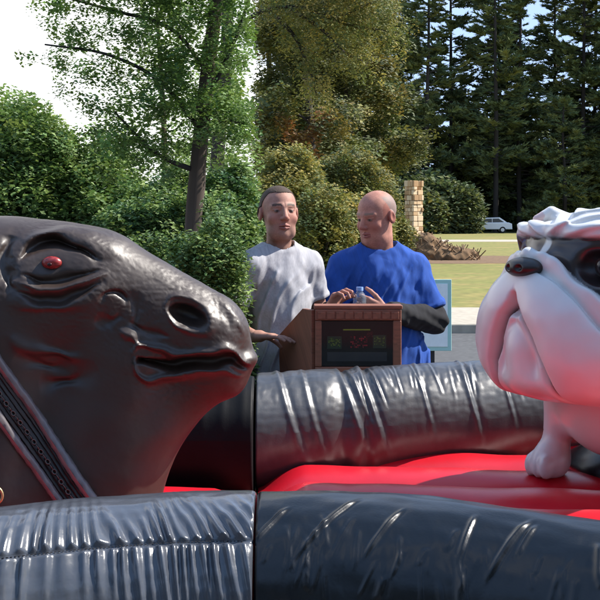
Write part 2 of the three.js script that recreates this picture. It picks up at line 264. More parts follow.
// --- pines
const PN = [[0.105, 0.14, 0.05], [0.14, 0.175, 0.055], [0.07, 0.1, 0.042], [0.18, 0.205, 0.065]];
const gTuft = (() => { const P = [], I = []; for (let i = 0; i < 44; i++) { const a = rr(0, 6.28), t = rnd(), c = V(t * 1.1, 0.06 * t, 0), d = V(0.5 + 0.4 * rnd(), rr(-0.35, 0.5), Math.sin(a) * 0.9).normalize(), s = V(rr(-1, 1), rr(-1, 1), rr(-1, 1)).cross(d).normalize().multiplyScalar(0.07), e = c.clone().addScaledVector(d, rr(0.35, 0.6)), b = P.length / 3; for (const p of [c.clone().sub(s), c.clone().add(s), e]) P.push(p.x, p.y, p.z); I.push(b, b + 1, b + 2); } const g = new THREE.BufferGeometry(); g.setAttribute('position', new THREE.Float32BufferAttribute(P, 3)); g.setIndex(I); g.computeVertexNormals(); return g; })();
function pine(h, bare, wide) {
  const T = new THREE.Group(); part('trunk', limb([V(0, 0, 0), V(0.15, h * 0.35, 0), V(-0.1, h * 0.7, 0), V(0, h, 0)], 0.3, 0.06, 8), mBarkDark, T);
  const list = [], br = [];
  for (let y = h * bare; y < h * 0.99; y += rr(0.22, 0.52)) { const q = (y - h * bare) / (h * (1 - bare)), l = wide * (1 - q * 0.8) * (q < 0.12 ? 0.5 + q * 4 : 1) * rr(0.55, 1.15), a = rr(0, 6.28), dr = rr(-0.05, 0.3) - 0.25 * (1 - q);
    br.push(limb([V(0, y, 0), V(Math.cos(a) * l * 0.5, y + l * (dr * 0.5 + 0.05), Math.sin(a) * l * 0.5), V(Math.cos(a) * l, y + l * dr, Math.sin(a) * l)], 0.07, 0.02, 4));
    const n = Math.ceil(l * 5.5); for (let i = 0; i < n; i++) { const t = rr(0.25, 1); list.push({ p: V(Math.cos(a) * l * t + rr(-0.5, 0.5), y + l * dr * t + rr(-0.4, 0.45), Math.sin(a) * l * t + rr(-0.5, 0.5)), s: rr(0.75, 1.45), e: [rr(-0.4, 0.4), -a + rr(-0.9, 0.9), rr(-0.2, 0.4)], c: tint(PN[Math.floor(rnd() * 4)], 0.2) }); } }
  part('branches', mergeGeometries(br), mBarkDark, T).userData.kind = 'stuff'; crown('crown', gTuft, mPine, list, T); return T;
}
{
  const kinds = [pine(34, 0.1, 4.4), pine(31, 0.2, 3.8), pine(36, 0.06, 4.8), pine(15, 0.02, 4.6)];
  const spots = [[9.2, -140, 0], [13.4, -136, 1], [16.6, -143, 2], [20.6, -137, 1], [24.0, -142, 0], [27.6, -136, 3], [30.8, -141, 2], [34.8, -138, 0], [38.5, -143, 1], [11, -156, 3], [15.2, -158, 3], [18.8, -155, 3], [22.6, -157, 3], [26, -154, 3], [29.2, -158, 3], [33, -155, 3], [5.5, -150, 2], [1.6, -146, 0], [-2.2, -150, 3], [6.8, -132, 3], [12.6, -150, 3], [19, -149, 3], [36.5, -153, 3], [25.0, -149, 3], [31.5, -150, 3], [11.2, -147, 1], [22.4, -146, 0], [33.2, -146, 2], [29.0, -148, 0], [36.8, -147, 1]];
  spots.forEach(([x, z, k], i) => { const o = i < 4 && false ? kinds[k] : kinds[k].clone(); o.name = numbered('pine_tree'); o.position.set(x, 0, z); o.rotation.y = i * 2.4; const s = 0.92 + 0.16 * ((i * 0.618) % 1); o.scale.set(s, s, s);
    o.userData = { label: ['tall dark green pine in the row beyond the grass field', 'tall pine with a bare lower trunk in the row beyond the field', 'broad tall pine in the row beyond the grass field', 'shorter full pine in the row beyond the grass field'][k], category: 'tree', group: ['tall dark pines', 'bare trunked pines', 'broad pines', 'short full pines'][k] + ' beyond the grass field' }; scene.add(o); });
  // unseen trees added across the yard to darken reflections and cut front fill light
  for (let i = 0; i < 10; i++) { const o = kinds[3].clone(); o.name = numbered('pine_tree'); o.position.set(-27 + i * 5.6 + 1.2 * Math.sin(i * 5), 0, 17 + 2.5 * Math.cos(i * 3)); o.rotation.y = i * 1.9; o.userData = { label: 'unseen full pine added across the yard to darken reflections in the rings', category: 'tree', group: 'unseen pines added to darken reflections' }; scene.add(o); }
  for (const [x, z, w, h, lab] of [[12, -130, 5, 5.5, 'dark evergreen undergrowth below the pines behind the stone chimney'], [21, -147, 6, 6.5, 'dark evergreen undergrowth below the pines behind the parked car'], [31, -146, 7, 7, 'dark evergreen undergrowth below the pines behind the bulldog'], [11.0, -128, 2.4, 4.2, 'lighter green shrub at the field edge before the pines']])
    bush('undergrowth_bush', lab, [[x, h * 0.42, z, w, h * 0.6, 2.5], [x - w * 0.6, h * 0.3, z + 1, w * 0.6, h * 0.45, 2], [x + w * 0.6, h * 0.35, z + 1, w * 0.6, h * 0.5, 2]], 2600, 0.85, lab[0] === 'l' ? PN.concat(A2) : PN, gLeaf, 'undergrowth below the pines');
}

// ================================================================ far objects: car, chimney, brush pile
{
  const T = thing('parked_car', 'white car parked on the far grass before the dark pines', 'car', [19.1, 0, -133]);
  const mW = phys({ color: lin(0.75, 0.76, 0.78), roughness: 0.3, clearcoat: 1 }), mG = phys({ color: lin(0.02, 0.025, 0.03), roughness: 0.08 }), mT = std({ color: lin(0.015, 0.015, 0.016), roughness: 0.9 }), mR = std({ color: lin(0.5, 0.5, 0.52), roughness: 0.35, metalness: 0.9 });
  const prof = (pts, d, bev) => { const s = new THREE.Shape(); pts.forEach((p, i) => s[i ? 'lineTo' : 'moveTo'](p[0], p[1])); s.closePath(); return new THREE.ExtrudeGeometry(s, { depth: d, bevelEnabled: true, bevelSize: bev, bevelThickness: bev, bevelSegments: 2 }).translate(0, 0, -d / 2); };
  part('body', prof([[-2.4, 0.42], [-2.42, 0.72], [-2.2, 0.9], [-0.9, 1.0], [2.1, 1.02], [2.4, 0.9], [2.42, 0.45]], 1.6, 0.07), mW, T);
  const cab = part('cabin', prof([[-1.0, 1.0], [-0.35, 1.5], [1.2, 1.55], [2.0, 1.04]], 1.4, 0.06), mW, T);
  for (const s of [-1, 1]) { part('window', prof([[-0.68, 1.1], [-0.25, 1.44], [0.42, 1.46], [0.42, 1.1]], 0.02, 0.004).translate(0, 0, s * 0.77), mG, cab); part('window', prof([[0.5, 1.1], [0.5, 1.46], [1.1, 1.48], [1.65, 1.12]], 0.02, 0.004).translate(0, 0, s * 0.77), mG, cab); }
  part('windscreen', new RoundedBoxGeometry(0.03, 0.66, 1.3, 1, 0.01), mG, cab, [-0.76, 1.28, 0], [0, 0, -0.92]);
  for (const x of [-1.5, 1.5]) for (const s of [-1, 1]) { const w = part('wheel', new THREE.TorusGeometry(0.25, 0.09, 8, 20), mT, T, [x, 0.34, s * 0.82]); part('rim', new THREE.CylinderGeometry(0.2, 0.2, 0.12, 16).rotateX(Math.PI / 2), mR, w); }
  for (const s of [-1, 1]) part('headlight', new THREE.SphereGeometry(0.12, 10, 8), phys({ color: lin(0.7, 0.7, 0.7), roughness: 0.1 }), T, [-2.42, 0.72, s * 0.62]);
}
{
  const T = thing('stone_chimney', 'freestanding tan stone chimney with a hole near its top', 'chimney', [4.55, 0, -52], 0.72); T.scale.set(0.72, 1, 0.72);
  const mats = [[0.54, 0.36, 0.19], [0.66, 0.47, 0.27], [0.42, 0.26, 0.13], [0.7, 0.54, 0.34]].map((c) => std({ color: lin(...c), roughness: 0.95 })), mM = std({ color: lin(0.2, 0.16, 0.11), roughness: 1 });
  const sg = [0, 1, 2].map((k) => { const g = new RoundedBoxGeometry(1, 1, 1, 2, 0.1), p = g.attributes.position; for (let i = 0; i < p.count; i++) p.setXYZ(i, p.getX(i) * (1 + 0.12 * N(p.getX(i) * 3, p.getY(i) * 3, k * 7)), p.getY(i) * (1 + 0.12 * N(p.getY(i) * 3, p.getZ(i) * 3, k * 5)), p.getZ(i)); g.computeVertexNormals(); return g; });
  part('core', new THREE.BoxGeometry(0.5, 2.55, 0.5).translate(0, 1.275, 0), mM, T);
  let row = 0;
  for (let y = 0; y < 3.05; row++) { const h = rr(0.12, 0.27);
    for (const face of [0, 1, 2, 3]) { let u = -0.38; let first = true; while (u < 0.3) { let w = Math.min(rr(0.2, 0.42), 0.38 - u); if (0.38 - u - w < 0.1) w = 0.38 - u; const hole = y > 2.6 && y < 2.92 && Math.abs(u + w / 2) < 0.16 && face < 2;
        if (!hole) { const m = part('stone', sg[Math.floor(rnd() * 3)], mats[Math.floor(rnd() * 4)], T); const dep = 0.16, off = 0.28 + rr(-0.04, 0.05); m.scale.set(w * 0.96, h * 0.94, dep); m.rotation.y = face * Math.PI / 2 ; m.position.set([0, 0, 0, 0][face], y + h / 2, 0); const c = u + w / 2; if (face === 0) m.position.set(c, y + h / 2, off); if (face === 2) m.position.set(c, y + h / 2, -off); if (face === 1) m.position.set(off, y + h / 2, c * 0.62); if (face === 3) m.position.set(-off, y + h / 2, c * 0.62); if (face % 2) m.scale.x *= 0.62; }
        u += w; first = false; } }
    y += h; }
}
{
  const T = thing('brush_pile', 'brown brush pile sloping down beside the stone chimney', 'brush pile', [5.45, 0, -50]); T.scale.set(0.86, 0.9, 0.86);
  const g = netMesh((x, y, z) => smin(ell(x, y, z, [-0.75, 0, 0], [0.9, 1.15, 1.1]), ell(x, y, z, [0.4, 0, 0.1], [1.3, 0.55, 1.0]), 0.5) + 0.16 * N(x * 3, y * 3, z * 3), [-2.2, -0.2, -1.6], [2.4, 1.8, 1.6], 0.09); part('mound', planarUV(g), mSoil, T);
  const sm = [[0.2, 0.13, 0.075], [0.11, 0.07, 0.045], [0.32, 0.22, 0.13]].map((c) => std({ color: lin(...c), roughness: 1 })), cg = new THREE.CylinderGeometry(0.018, 0.03, 1, 5);
  for (let i = 0; i < 130; i++) { const t = rnd(), m = part('stick', cg, sm[i % 3], T), x = lerp(-1.3, 1.6, t), hh = Math.max(0.1, (t < 0.25 ? 0.75 + t : 1.25 - t * 1.25)); m.position.set(x, hh * rr(0.4, 0.9), rr(-0.4, 0.9)); m.rotation.set(rr(-0.7, 0.7), rr(0, 6), -0.95 + rr(-0.6, 0.6) + (i % 5 === 0 ? 1.6 : 0)); m.scale.set(1.2, rr(0.5, 1.15), 1.2); }
}
{ // small sign on a stake
  const T = thing('yard_sign', 'small blank white sign with pale green border on a dark post', 'sign', [1.0, 0, -10]);
  part('board', new RoundedBoxGeometry(0.33, 0.55, 0.012, 2, 0.004), std({ color: lin(0.42, 0.66, 0.6), roughness: 0.5 }), T, [0, 0.885, 0]);
  part('face', new RoundedBoxGeometry(0.27, 0.485, 0.006, 1, 0.002), std({ roughness: 0.6, map: tex(64, 96, (u, v) => { const a = 0.95 + 0.06 * tile(u, v, 8, 3); return [a * 0.98, a, a * 0.99]; }) }), T, [0, 0.885, 0.008]);
  part('post', new RoundedBoxGeometry(0.035, 1.1, 0.02, 1, 0.004), std({ color: lin(0.02, 0.02, 0.022), roughness: 0.6 }), T, [0.02, 0.55, -0.02]);
}

// ================================================================ the two inflatable rings
const vinylBump = tex(256, 256, (u, v) => { const a = 0.5 + 0.35 * tile(u, v, 10, 4) + 0.15 * tile(u, v, 60, 2, 3); return [a, a, a]; }, 3, false);
const dusty = (base, k) => tex(256, 256, (u, v) => { const a = tile(u, v, 7, 5, 2), b = tile(u, v, 45, 2, 8); const d = clamp(0.5 + 0.9 * a + 0.35 * b); return base.map((c, i) => c + k[i] * d); }, 1.6);
const vinyl = (base, k, rough, spec = 1, coat = 0.5) => phys({ map: dusty(base, k), roughness: rough, bumpMap: vinylBump, bumpScale: 0.0012, specularIntensity: spec, clearcoat: coat, clearcoatRoughness: rough * 0.7 });
const mVinylSkySheen = vinyl([0.235, 0.25, 0.275], [0.07, 0.07, 0.08], 0.24), mVinylNavy = vinyl([0.02, 0.03, 0.045], [0.03, 0.034, 0.04], 0.3, 0.75, 0.2), mVinylMatt = vinyl([0.02, 0.024, 0.032], [0.03, 0.03, 0.034], 0.6, 0.35, 0), mVinylBlack = vinyl([0.19, 0.195, 0.205], [0.07, 0.07, 0.075], 0.4);  // first vinyl: black, its lighter grey base paints in the bright sky sheen
const mRed = phys({ map: tex(128, 128, (u, v) => { const a = 0.06 * tile(u, v, 9, 4); return [0.75 + a, 0.045 + a, 0.13 + a]; }, 1.2), roughness: 0.38, bumpMap: vinylBump, bumpScale: 0.001, clearcoat: 0.3, clearcoatRoughness: 0.4 });
const mThread = std({ color: lin(0.02, 0.02, 0.025), roughness: 0.8 });
// more rows where the creases lie, on the upper side facing the yard
const Q = (t) => t < 0.1 ? lerp(-Math.PI, 0.1, t / 0.1) : t < 0.88 ? lerp(0.1, 1.75, (t - 0.1) / 0.78) : lerp(1.75, Math.PI, (t - 0.88) / 0.12);
// an inflated tube round an axis running along x; relief(s, q, x) in metres, s = metres along, q = angle (0 faces the viewer's side, pi/2 is up)
function tubeGeo(axis, x0, x1, R, relief, ds = 0.0035, nq = 150) {
  const n = Math.round((x1 - x0) / ds), P = [], UVs = [], I = [], cap2 = 7;
  const ring = (x, k, off) => { const a = axis(x); for (let j = 0; j <= nq; j++) { const q = Q(j / nq), r = (R(x, q) + relief(x - x0, q, x) * Math.min(1, k * 1.2)) * k; P.push(x + off, a.y + Math.sin(q) * r, a.z + Math.cos(q) * r); UVs.push(x + off, q * 0.22); } };
  const e = 0.009;
  const rows = [];      // the first and last rings are pulled in to round the ends
  const prof = []; prof.push([0.0, 0.02]); for (let c = 0; c <= cap2; c++) { const t = c / cap2 * Math.PI / 2; prof.push([e * (1 - Math.cos(t)), 1 - (e / 0.22) * (1 - Math.sin(t))]); }
  for (const [o, k] of prof) rows.push([x0 + o, k]);
  for (let i = 1; i < n; i++) { const x = lerp(x0, x1, i / n); if (x > x0 + e + 1e-4 && x < x1 - e - 1e-4) rows.push([x, 1]); }
  for (const [o, k] of prof.slice().reverse()) rows.push([x1 - o, k]);
  for (const [x, k] of rows) ring(x, k, 0);
  const m = nq + 1; for (let i = 0; i < rows.length - 1; i++) for (let j = 0; j < nq; j++) { const a = i * m + j; I.push(a, a + m, a + 1, a + 1, a + m, a + m + 1); }
  const g = new THREE.BufferGeometry(); g.setAttribute('position', new THREE.Float32BufferAttribute(P, 3)); g.setAttribute('uv', new THREE.Float32BufferAttribute(UVs, 2)); g.setIndex(I); g.computeVertexNormals(); return g;
}
const gauss = (d, w) => Math.exp(-(d * d) / (w * w));
// cross-sections of the tubes
const frontZ = (x) => -(2.76 - (x < -0.1 ? 0.6 : 0.54) * (x + 0.1) ** 2);
const frontAxis = (x) => ({ y: 0.83, z: frontZ(x) + 0.0 });
const backAxisL = (x) => ({ y: 0.83, z: -4.78 }), backAxisR = (x) => ({ y: 0.832 + 0.014 * Math.min(1, x + 0.16), z: -(4.88 + 0.36 * (x + 0.16)) });
const SEAM = 0.80;     // height angle of the stitched seam on the tube with painted sky sheen
function gather(s, q, x) {      // dense gathers each side of the stitched seam
  const p = q - SEAM, side = p > 0 ? 1 : 0, ap = Math.abs(p);
  const drift = 2.0 * N(s * 5.0, side * 9, 1) + 0.4 * N(s * 25, side * 3, 4) ;
  const ph = (s + (side ? 0.11 : 0.04) * p * sstep(1.15, 1.5, s)) / 0.0265 + drift + side * 0.4;
  const w = Math.pow(0.5 + 0.5 * Math.cos(6.2832 * ph), 1.4), amp = 0.0068 * (0.7 + 1.3 * clamp(0.5 + N(Math.floor(ph + 0.5) * 3.7, side * 5, 2)));
  const reach = (side ? 0.55 : 0.75) * (0.75 + 0.6 * N(s * 9, side * 4, 2)), env = Math.exp(-Math.pow(ap / reach, 2)) * sstep(0.0, 0.05, ap);
  return amp * w * env * (Math.abs(q) < 2.2 ? 1 : 0) - 0.0035 * gauss(p * 0.22, 0.004) + 0.004 * N(s * 4, q * 1.5, 7) + 0.0012 * N(s * 22, q * 9, 3);
}
// sharp creases on the dark tubes: [s, q, half length in q, lean, height, width]
function creaseSet(list, trough) { return (s, q) => { let d = 0; for (const [cs, cq, hl, lean, h, w] of list) { const dq = q - cq; if (Math.abs(dq) > hl * 1.4) continue; const c = s - cs - lean * dq - 0.02 * dq * dq; if (Math.abs(c) > w * 4) continue; const e = 1 - sstep(0.55, 1.25, Math.abs(dq) / hl); d += e * h * (gauss(c, w) - trough * gauss(c - w * 1.6, w * 1.1)); } return d; }; }
const navyList = [[0.145, 1.02, 0.36, 0.17, 0.0062, 0.0055], [0.255, 0.95, 0.28, 0.14, 0.0058, 0.005], [0.415, 0.98, 0.26, 0.08, 0.0052, 0.005], [0.49, 0.95, 0.36, 0.13, 0.0065, 0.0055], [0.525, 1.05, 0.2, 0.11, 0.004, 0.0045], [0.03, 1.0, 0.2, 0.16, 0.005, 0.006], [0.64, 0.9, 0.2, 0.04, 0.006, 0.006]];
for (let i = 0; i < 80; i++) navyList.push([rr(0.0, 1.4), rr(0.35, 0.95), rr(0.08, 0.26), rr(-0.03, 0.12), rr(0.0008, 0.0026), rr(0.003, 0.007)]);
const navyCrease = creaseSet(navyList, 0.15);
const blackList = [[0.10, 0.8, 1.3, -0.05, 0.006, 0.012], [0.19, 0.7, 1.1, -0.045, 0.004, 0.010], [0.33, 0.9, 1.3, -0.05, 0.007, 0.012], [0.365, 1.0, 0.9, -0.06, 0.005, 0.009], [0.405, 0.9, 1.2, -0.045, 0.008, 0.012], [0.44, 1.1, 0.6, -0.05, 0.006, 0.006], [0.62, 0.9, 0.9, -0.03, 0.004, 0.008], [0.80, 0.9, 1.1, -0.03, 0.006, 0.010], [0.95, 0.9, 0.9, -0.03, 0.004, 0.008]];
for (let i = 0; i < 44; i++) blackList.push([rr(0.35, 1.5), rr(0.75, 1.35), rr(0.15, 0.45), rr(-0.06, 0.0), rr(0.0012, 0.0034), rr(0.004, 0.008)]);
const blackCrease = creaseSet(blackList, 0.8);
const matTop = 0.70;
function matGeo(x0, x1f, z0, z1) {      // cushion of long inflated lobes; x1f gives the far edge at each depth
  const nu = 90, nv = 220, P = [], U = [], I = [];
  for (let j = 0; j <= nv; j++) for (let i = 0; i <= nu; i++) {
    const z = lerp(z0, z1, j / nv), [xa, xb] = x1f(z), x = lerp(xa, xb, i / nu), w = (-z) - 0.24 * (1.6 - x) * 0.55, c = ((w / 0.31) % 1 + 1) % 1;
    const lobe = Math.sqrt(Math.max(0, 1 - (2 * c - 1) ** 2)) , endl = Math.sqrt(sstep(0, 0.1, Math.min(i, nu - i) / nu) + 0.02);
    P.push(x, matTop - 0.065 + 0.105 * lobe * Math.min(1, endl) + 0.006 * N(x * 5, z * 5, 2), z); U.push(x, z);
  }
  const m = nu + 1; for (let j = 0; j < nv; j++) for (let i = 0; i < nu; i++) { const a = j * m + i; I.push(a, a + 1, a + m, a + 1, a + m + 1, a + m); }
  const g = new THREE.BufferGeometry(); g.setAttribute('position', new THREE.Float32BufferAttribute(P, 3)); g.setAttribute('uv', new THREE.Float32BufferAttribute(U, 2)); g.setIndex(I); g.computeVertexNormals(); return g;
}
const seamX = (z) => -0.093 + (z + 2.76) * 0.032;      // the two rings meet along this line
{
  const T = thing('inflatable_ring', 'black inflatable ring round the bull with sky sheen painted into its closely gathered front tube', 'inflatable ring');
  const f = part('front_tube', tubeGeo(frontAxis, -1.75, -0.094, () => 0.225, gather, 0.003, 150), mVinylSkySheen, T);
  f.userData.label = 'black gathered tube with a stitched seam and bright sky sheen painted into its grey colour';
  const st = []; for (let i = 0; i < 230; i++) { const x = -1.72 + i * 0.007, a = frontAxis(x), r = 0.2245; st.push(new THREE.BoxGeometry(0.0045, 0.0012, 0.0016).rotateX(-SEAM).translate(x, a.y + Math.sin(SEAM) * r, a.z + Math.cos(SEAM) * r)); }
  const sti = part('stitching', mergeGeometries(st), mThread, f); sti.userData.kind = 'stuff';
  part('back_tube', tubeGeo(backAxisL, -1.75, -0.168, () => 0.225, (s, q) => 0.006 * N(s * 4, q * 2, 4) + 0.004 * Math.pow(0.5 + 0.5 * Math.cos(s * 90 + 4 * N(s * 6)), 2) * gauss(q - 0.8, 0.6), 0.008, 90), mVinylMatt, T);
  part('mat', matGeo(0, (z) => [-1.75, seamX(z) - 0.004], -2.62, -4.9), mRed, T).position.y = -0.03;
  part('mattress', new RoundedBoxGeometry(1.6, 0.6, 2.5, 4, 0.12), mVinylNavy, T, [-0.94, 0.31, -3.82]);
}
{
  const T = thing('inflatable_ring', 'dark navy and black inflatable ring with a red mat under the bulldog', 'inflatable ring');
  part('front_tube', tubeGeo(frontAxis, -0.091, 1.35, (x) => 0.225 + 0.004 * Math.sin(x * 9), (s, q) => navyCrease(s, q) + 0.004 * N(s * 4.5, q * 1.6, 11) + 0.0022 * N(s * 13, q * 5, 3) + 0.0016 * Math.max(0, N(s * 40, q * 5 - s * 6, 6)) * gauss(q - 0.75, 0.5), 0.0026, 400), mVinylNavy, T).userData.label = 'dark navy tube with a few sharp creases';
  const bx = part('back_tube', tubeGeo(backAxisR, -0.162, 1.6, (x) => 0.222 - 0.012 * gauss(x - 0.16, 0.03) - 0.008 * gauss(x - 0.25, 0.02), (s, q) => blackCrease(s, q) + 0.004 * N(s * 3, q * 1.2, 21) + 0.0025 * Math.max(0, N(s * 38, q * 2.4, 2)) * gauss(q - 1.0, 0.7) + 0.0012 * N(s * 30, q * 9, 8), 0.003, 220), mVinylBlack, T);
  bx.userData.label = 'black shiny creased tube behind the red mat';
  part('mat', matGeo(0, (z) => [seamX(z) + 0.004, 1.75], -2.62, -5.15), mRed, T);
  part('mattress', new RoundedBoxGeometry(1.78, 0.6, 2.6, 4, 0.12), mVinylNavy, T, [0.81, 0.31, -3.86]);
}

// ================================================================ the bull
{
  const k = 3.32 / 1300, ox = 300, oy = 217;        // sculpted in units of 2.55 mm, profile towards +x, y downwards
  const T = thing('mechanical_bull', 'dark brown mechanical bull with a red eye and a harness strap', 'bull ride', [-0.62, 0.70, -3.45]);
  const folds = [   // [polyline, width, depth (+ cuts, - raises)]
    [[[22, 258], [32, 249], [50, 243], [72, 246], [98, 258]], 5.0, 11], [[[24, 247], [40, 235], [62, 231], [90, 240], [118, 256]], 9, -8],
    [[[26, 274], [45, 281], [70, 278], [98, 270]], 4.2, 8], [[[24, 283], [45, 289], [75, 286], [106, 274]], 4.5, -6], [[[20, 291], [45, 298], [78, 294], [104, 282]], 4.5, 7],
    [[[14, 296], [40, 306], [82, 302], [110, 288]], 8, -4], [[[18, 266], [12, 278], [16, 292]], 6, 6], [[[10, 236], [4, 256], [8, 284]], 9, 7],
    [[[102, 300], [106, 293], [114, 291], [122, 297], [124, 304]], 2.8, 6], [[[96, 318], [110, 322], [122, 314]], 6, 4], [[[128, 292], [136, 310], [132, 330]], 6, 4],
    [[[14, 336], [30, 346], [58, 353], [84, 360]], 6, -4.5], [[[20, 352], [44, 363], [72, 368]], 7, 3], [[[40, 385], [70, 382], [100, 368]], 8, 4], [[[118, 330], [132, 336], [140, 348]], 5, -5], [[[128, 322], [150, 334], [168, 338]], 4, 4],
    [[[134, 354], [140, 346], [158, 349], [178, 356], [205, 355], [228, 351], [242, 361], [256, 372]], 4.0, -7],     // upper lip
    [[[140, 362], [152, 364], [176, 366], [204, 363], [228, 361], [242, 369], [258, 379]], 4.6, 22],                 // mouth
    [[[136, 360], [137, 374], [148, 382], [170, 378], [200, 373], [226, 374], [246, 385]], 4.0, -6],                // lower lip
    [[[226, 300], [238, 322], [247, 344]], 6, -3], [[[212, 296], [222, 312], [228, 330]], 4, 2.5], [[[200, 290], [212, 304], [219, 318]], 4, 2.0], [[[150, 262], [160, 258], [172, 262]], 5, -3],
    [[[164, 306], [170, 298], [186, 299], [204, 310], [211, 324], [206, 333], [190, 332], [172, 324], [164, 306]], 4.5, -4.5],  // nostril rim
  ];
  for (const q of folds) { if (q[2] < 20) q[2] *= 0.92; q[0] = smooth2(q[0], 3); const m = q[1] * 3 + 5, xs = q[0].map((p) => p[0]), ys = q[0].map((p) => p[1]); q.push(Math.min(...xs) - m, Math.max(...xs) + m, Math.min(...ys) - m, Math.max(...ys) + m); }
  const cosN = Math.cos(0.38), sinN = Math.sin(0.38);
  const f = (x, y, z) => {
    const Z = z / 0.82; let d = ell(x, y, Z, [48, 300, 0], [92, 77, 80]);
    d = smin(d, cap(x, y, Z, [95, 298, 0], [198, 341, 0], 62, 49), 26);
    d = smin(d, ell(x, y, Z, [206, 346, 0], [34, 39, 43]), 16);
    d = smin(d, cap(x, y, Z, [194, 344, 0], [236, 360, 0], 38, 15.5), 12); d = smin(d, ell(x, y, Z, [232, 364, 0], [24, 11, 34]), 6);
    d = smin(d, cap(x, y, Z, [90, 355, 0], [224, 380, 0], 52, 21), 18);
    d = smin(d, cap(x, y, Z, [110, 370, 0], [72, 520, 0], 66, 82), 26);
    d = smin(d, cap(x, y, Z, [206, 380, 0], [108, 458, 0], 22, 48), 30);
    d = smin(d, cap(x, y, Z, [-10, 300, 0], [-60, 520, 0], 78, 130), 36);
    d = smin(d, cap(x, y, Z, [-60, 330, 0], [-330, 380, 0], 105, 120), 40);
    if (d < 26 && d > -40) {
      const az = Math.abs(z), wx = 3 * N(x * 0.05, y * 0.05, 3), wy = 3 * N(x * 0.05, y * 0.05, 8);
      if (az > 12) { const fade = sstep(12, 30, az); for (const [p, w, h, xa, xb, ya, yb] of folds) { if (x < xa || x > xb || y < ya || y > yb) continue; const [q, t] = plineT(x + wx, y + wy, p); if (q < w * 2.6) d += h * gauss(q, w * (0.8 + 0.4 * Math.sin(t * 7 + w))) * fade * (h > 20 ? 1 : Math.sqrt(Math.sin(Math.PI * clamp(t, 0.01, 0.99)))); } }
      // nostril and eye hollow
      const nx = (x - 187) * cosN + (y - 316) * sinN, ny = -(x - 187) * sinN + (y - 316) * cosN; d = smax(d, -ell(nx, ny, az, [0, 0, 46], [20, 10, 26]), 5);
      d = smax(d, -ell(x, y, az, [54, 262, 74], [17, 11, 16]), 7);
      d += 1.4 * N(x * 0.03, y * 0.03, z * 0.03) + 0.1 * N(x * 0.14, y * 0.14, z * 0.14);
      { const e = Math.hypot(x - 175, (y - 335) * 1.1), wr = gauss(e - 35, 45) + 0.8 * gauss(Math.hypot(x - 60, y - 270) - 42, 26); if (wr > 0.03) d += wr * (0.9 * Math.abs(N(x * 0.11 + 2 * N(x * 0.03, y * 0.03), y * 0.2, z * 0.08)) + 0.5 * Math.abs(N(x * 0.26, y * 0.3, z * 0.2))); }
    }
    return d * 0.85;
  };
  const place = (g) => { const p = g.attributes.position, n = g.attributes.normal; for (let i = 0; i < p.count; i++) { p.setXYZ(i, (p.getX(i) - ox) * k + 0.62, 1.64 - (p.getY(i) - oy) * k - 0.70, p.getZ(i) * k); n.setY(i, -n.getY(i)); } const I = g.index.array; for (let i = 0; i < I.length; i += 3) { const t = I[i + 1]; I[i + 1] = I[i + 2]; I[i + 2] = t; } g.translate(0, 0, 0); return g; };
  const mHide = phys({ color: lin(0.032, 0.0185, 0.0128), roughness: 0.54, clearcoat: 0.22, clearcoatRoughness: 0.42, ior: 1.5, roughnessMap: tex(256, 256, (u, v) => { const a = 0.9 + 0.2 * tile(u, v, 6, 5); return [a, a, a]; }, 2.2, false), bumpMap: tex(256, 256, (u, v) => { const a = 0.5 + 0.5 * tile(u, v, 30, 3); return [a, a, a]; }, 2.4, false), bumpScale: 0.0005 });
  const head = netMesh(f, [-60, 205, -92], [272, 545, 92], 2.1);
  const bodyF = (x, y, z) => Math.max(f(x, y, z), x + 44);
  part('head', planarUV(place(head)), mHide, T);
  part('body', planarUV(place(netMesh(bodyF, [-470, 190, -150], [-30, 560, 150], 8))), mHide, T);
  const px = (x, y, z) => [(x - ox) * k + 0.62, 1.64 - (y - oy) * k - 0.70, z * k];
  for (const s of [-1, 1]) {
    const e = part('eye', new THREE.SphereGeometry(1, 28, 20).scale(10 * k, 6.5 * k, 6 * k), phys({ roughness: 0.35, clearcoat: 0.4, map: tex(128, 64, (u, v) => { const a = tile(u, v, 9, 4); return [0.55 + 0.6 * a, 0.15 + 0.45 * a, 0.14 + 0.4 * a]; }) }), T, px(53, 262.5, s * 57.5));
    part('pupil', new THREE.SphereGeometry(1, 12, 8).scale(2.3 * k, 2.0 * k, 1.2 * k), phys({ color: lin(0.03, 0.005, 0.005), roughness: 0.2 }), e, [-1.2 * k, -1.6 * k, s * 6.0 * k]);
    part('horn', limb([V(...px(-52, 250, s * 62)), V(...px(-70, 232, s * 105)), V(...px(-82, 208, s * 128))].map((p) => p), 0.03, 0.004, 10), std({ color: lin(0.5, 0.44, 0.34), roughness: 0.5 }), T);
  }
  // harness strap lying over the neck: leather band between two raised rolled edges, with a small chain down its middle
  const surfZ = (x, y) => { let a = 0, b = 170; for (let i = 0; i < 24; i++) { const m = (a + b) / 2; if (f(x, y, m) < 0) a = m; else b = m; } return a; };
  const run = (off, lift) => { const p = []; for (let i = 0; i <= 14; i++) { const t = i / 14, x = lerp(-40, 108, t) - off * 0.85, y = lerp(303, 530, t) + 10 * Math.sin(t * 3) + off * 0.5; p.push(V(...px(x, y, surfZ(x, y) + lift))); } return p; };
  const mStrapEdge = phys({ color: lin(0.13, 0.115, 0.115), roughness: 0.34, clearcoat: 0.5, clearcoatRoughness: 0.3 }), mLeather = std({ color: lin(0.012, 0.010, 0.009), roughness: 0.5 }), mChain = std({ color: lin(0.12, 0.11, 0.1), metalness: 0.7, roughness: 0.45 });
  const band = []; for (const o of [-5, -1, 3, 7, 11]) band.push(limb(run(o, 0.5), 0.0085, 0.0085, 6));
  const strap = part('strap', mergeGeometries(band), mLeather, T);
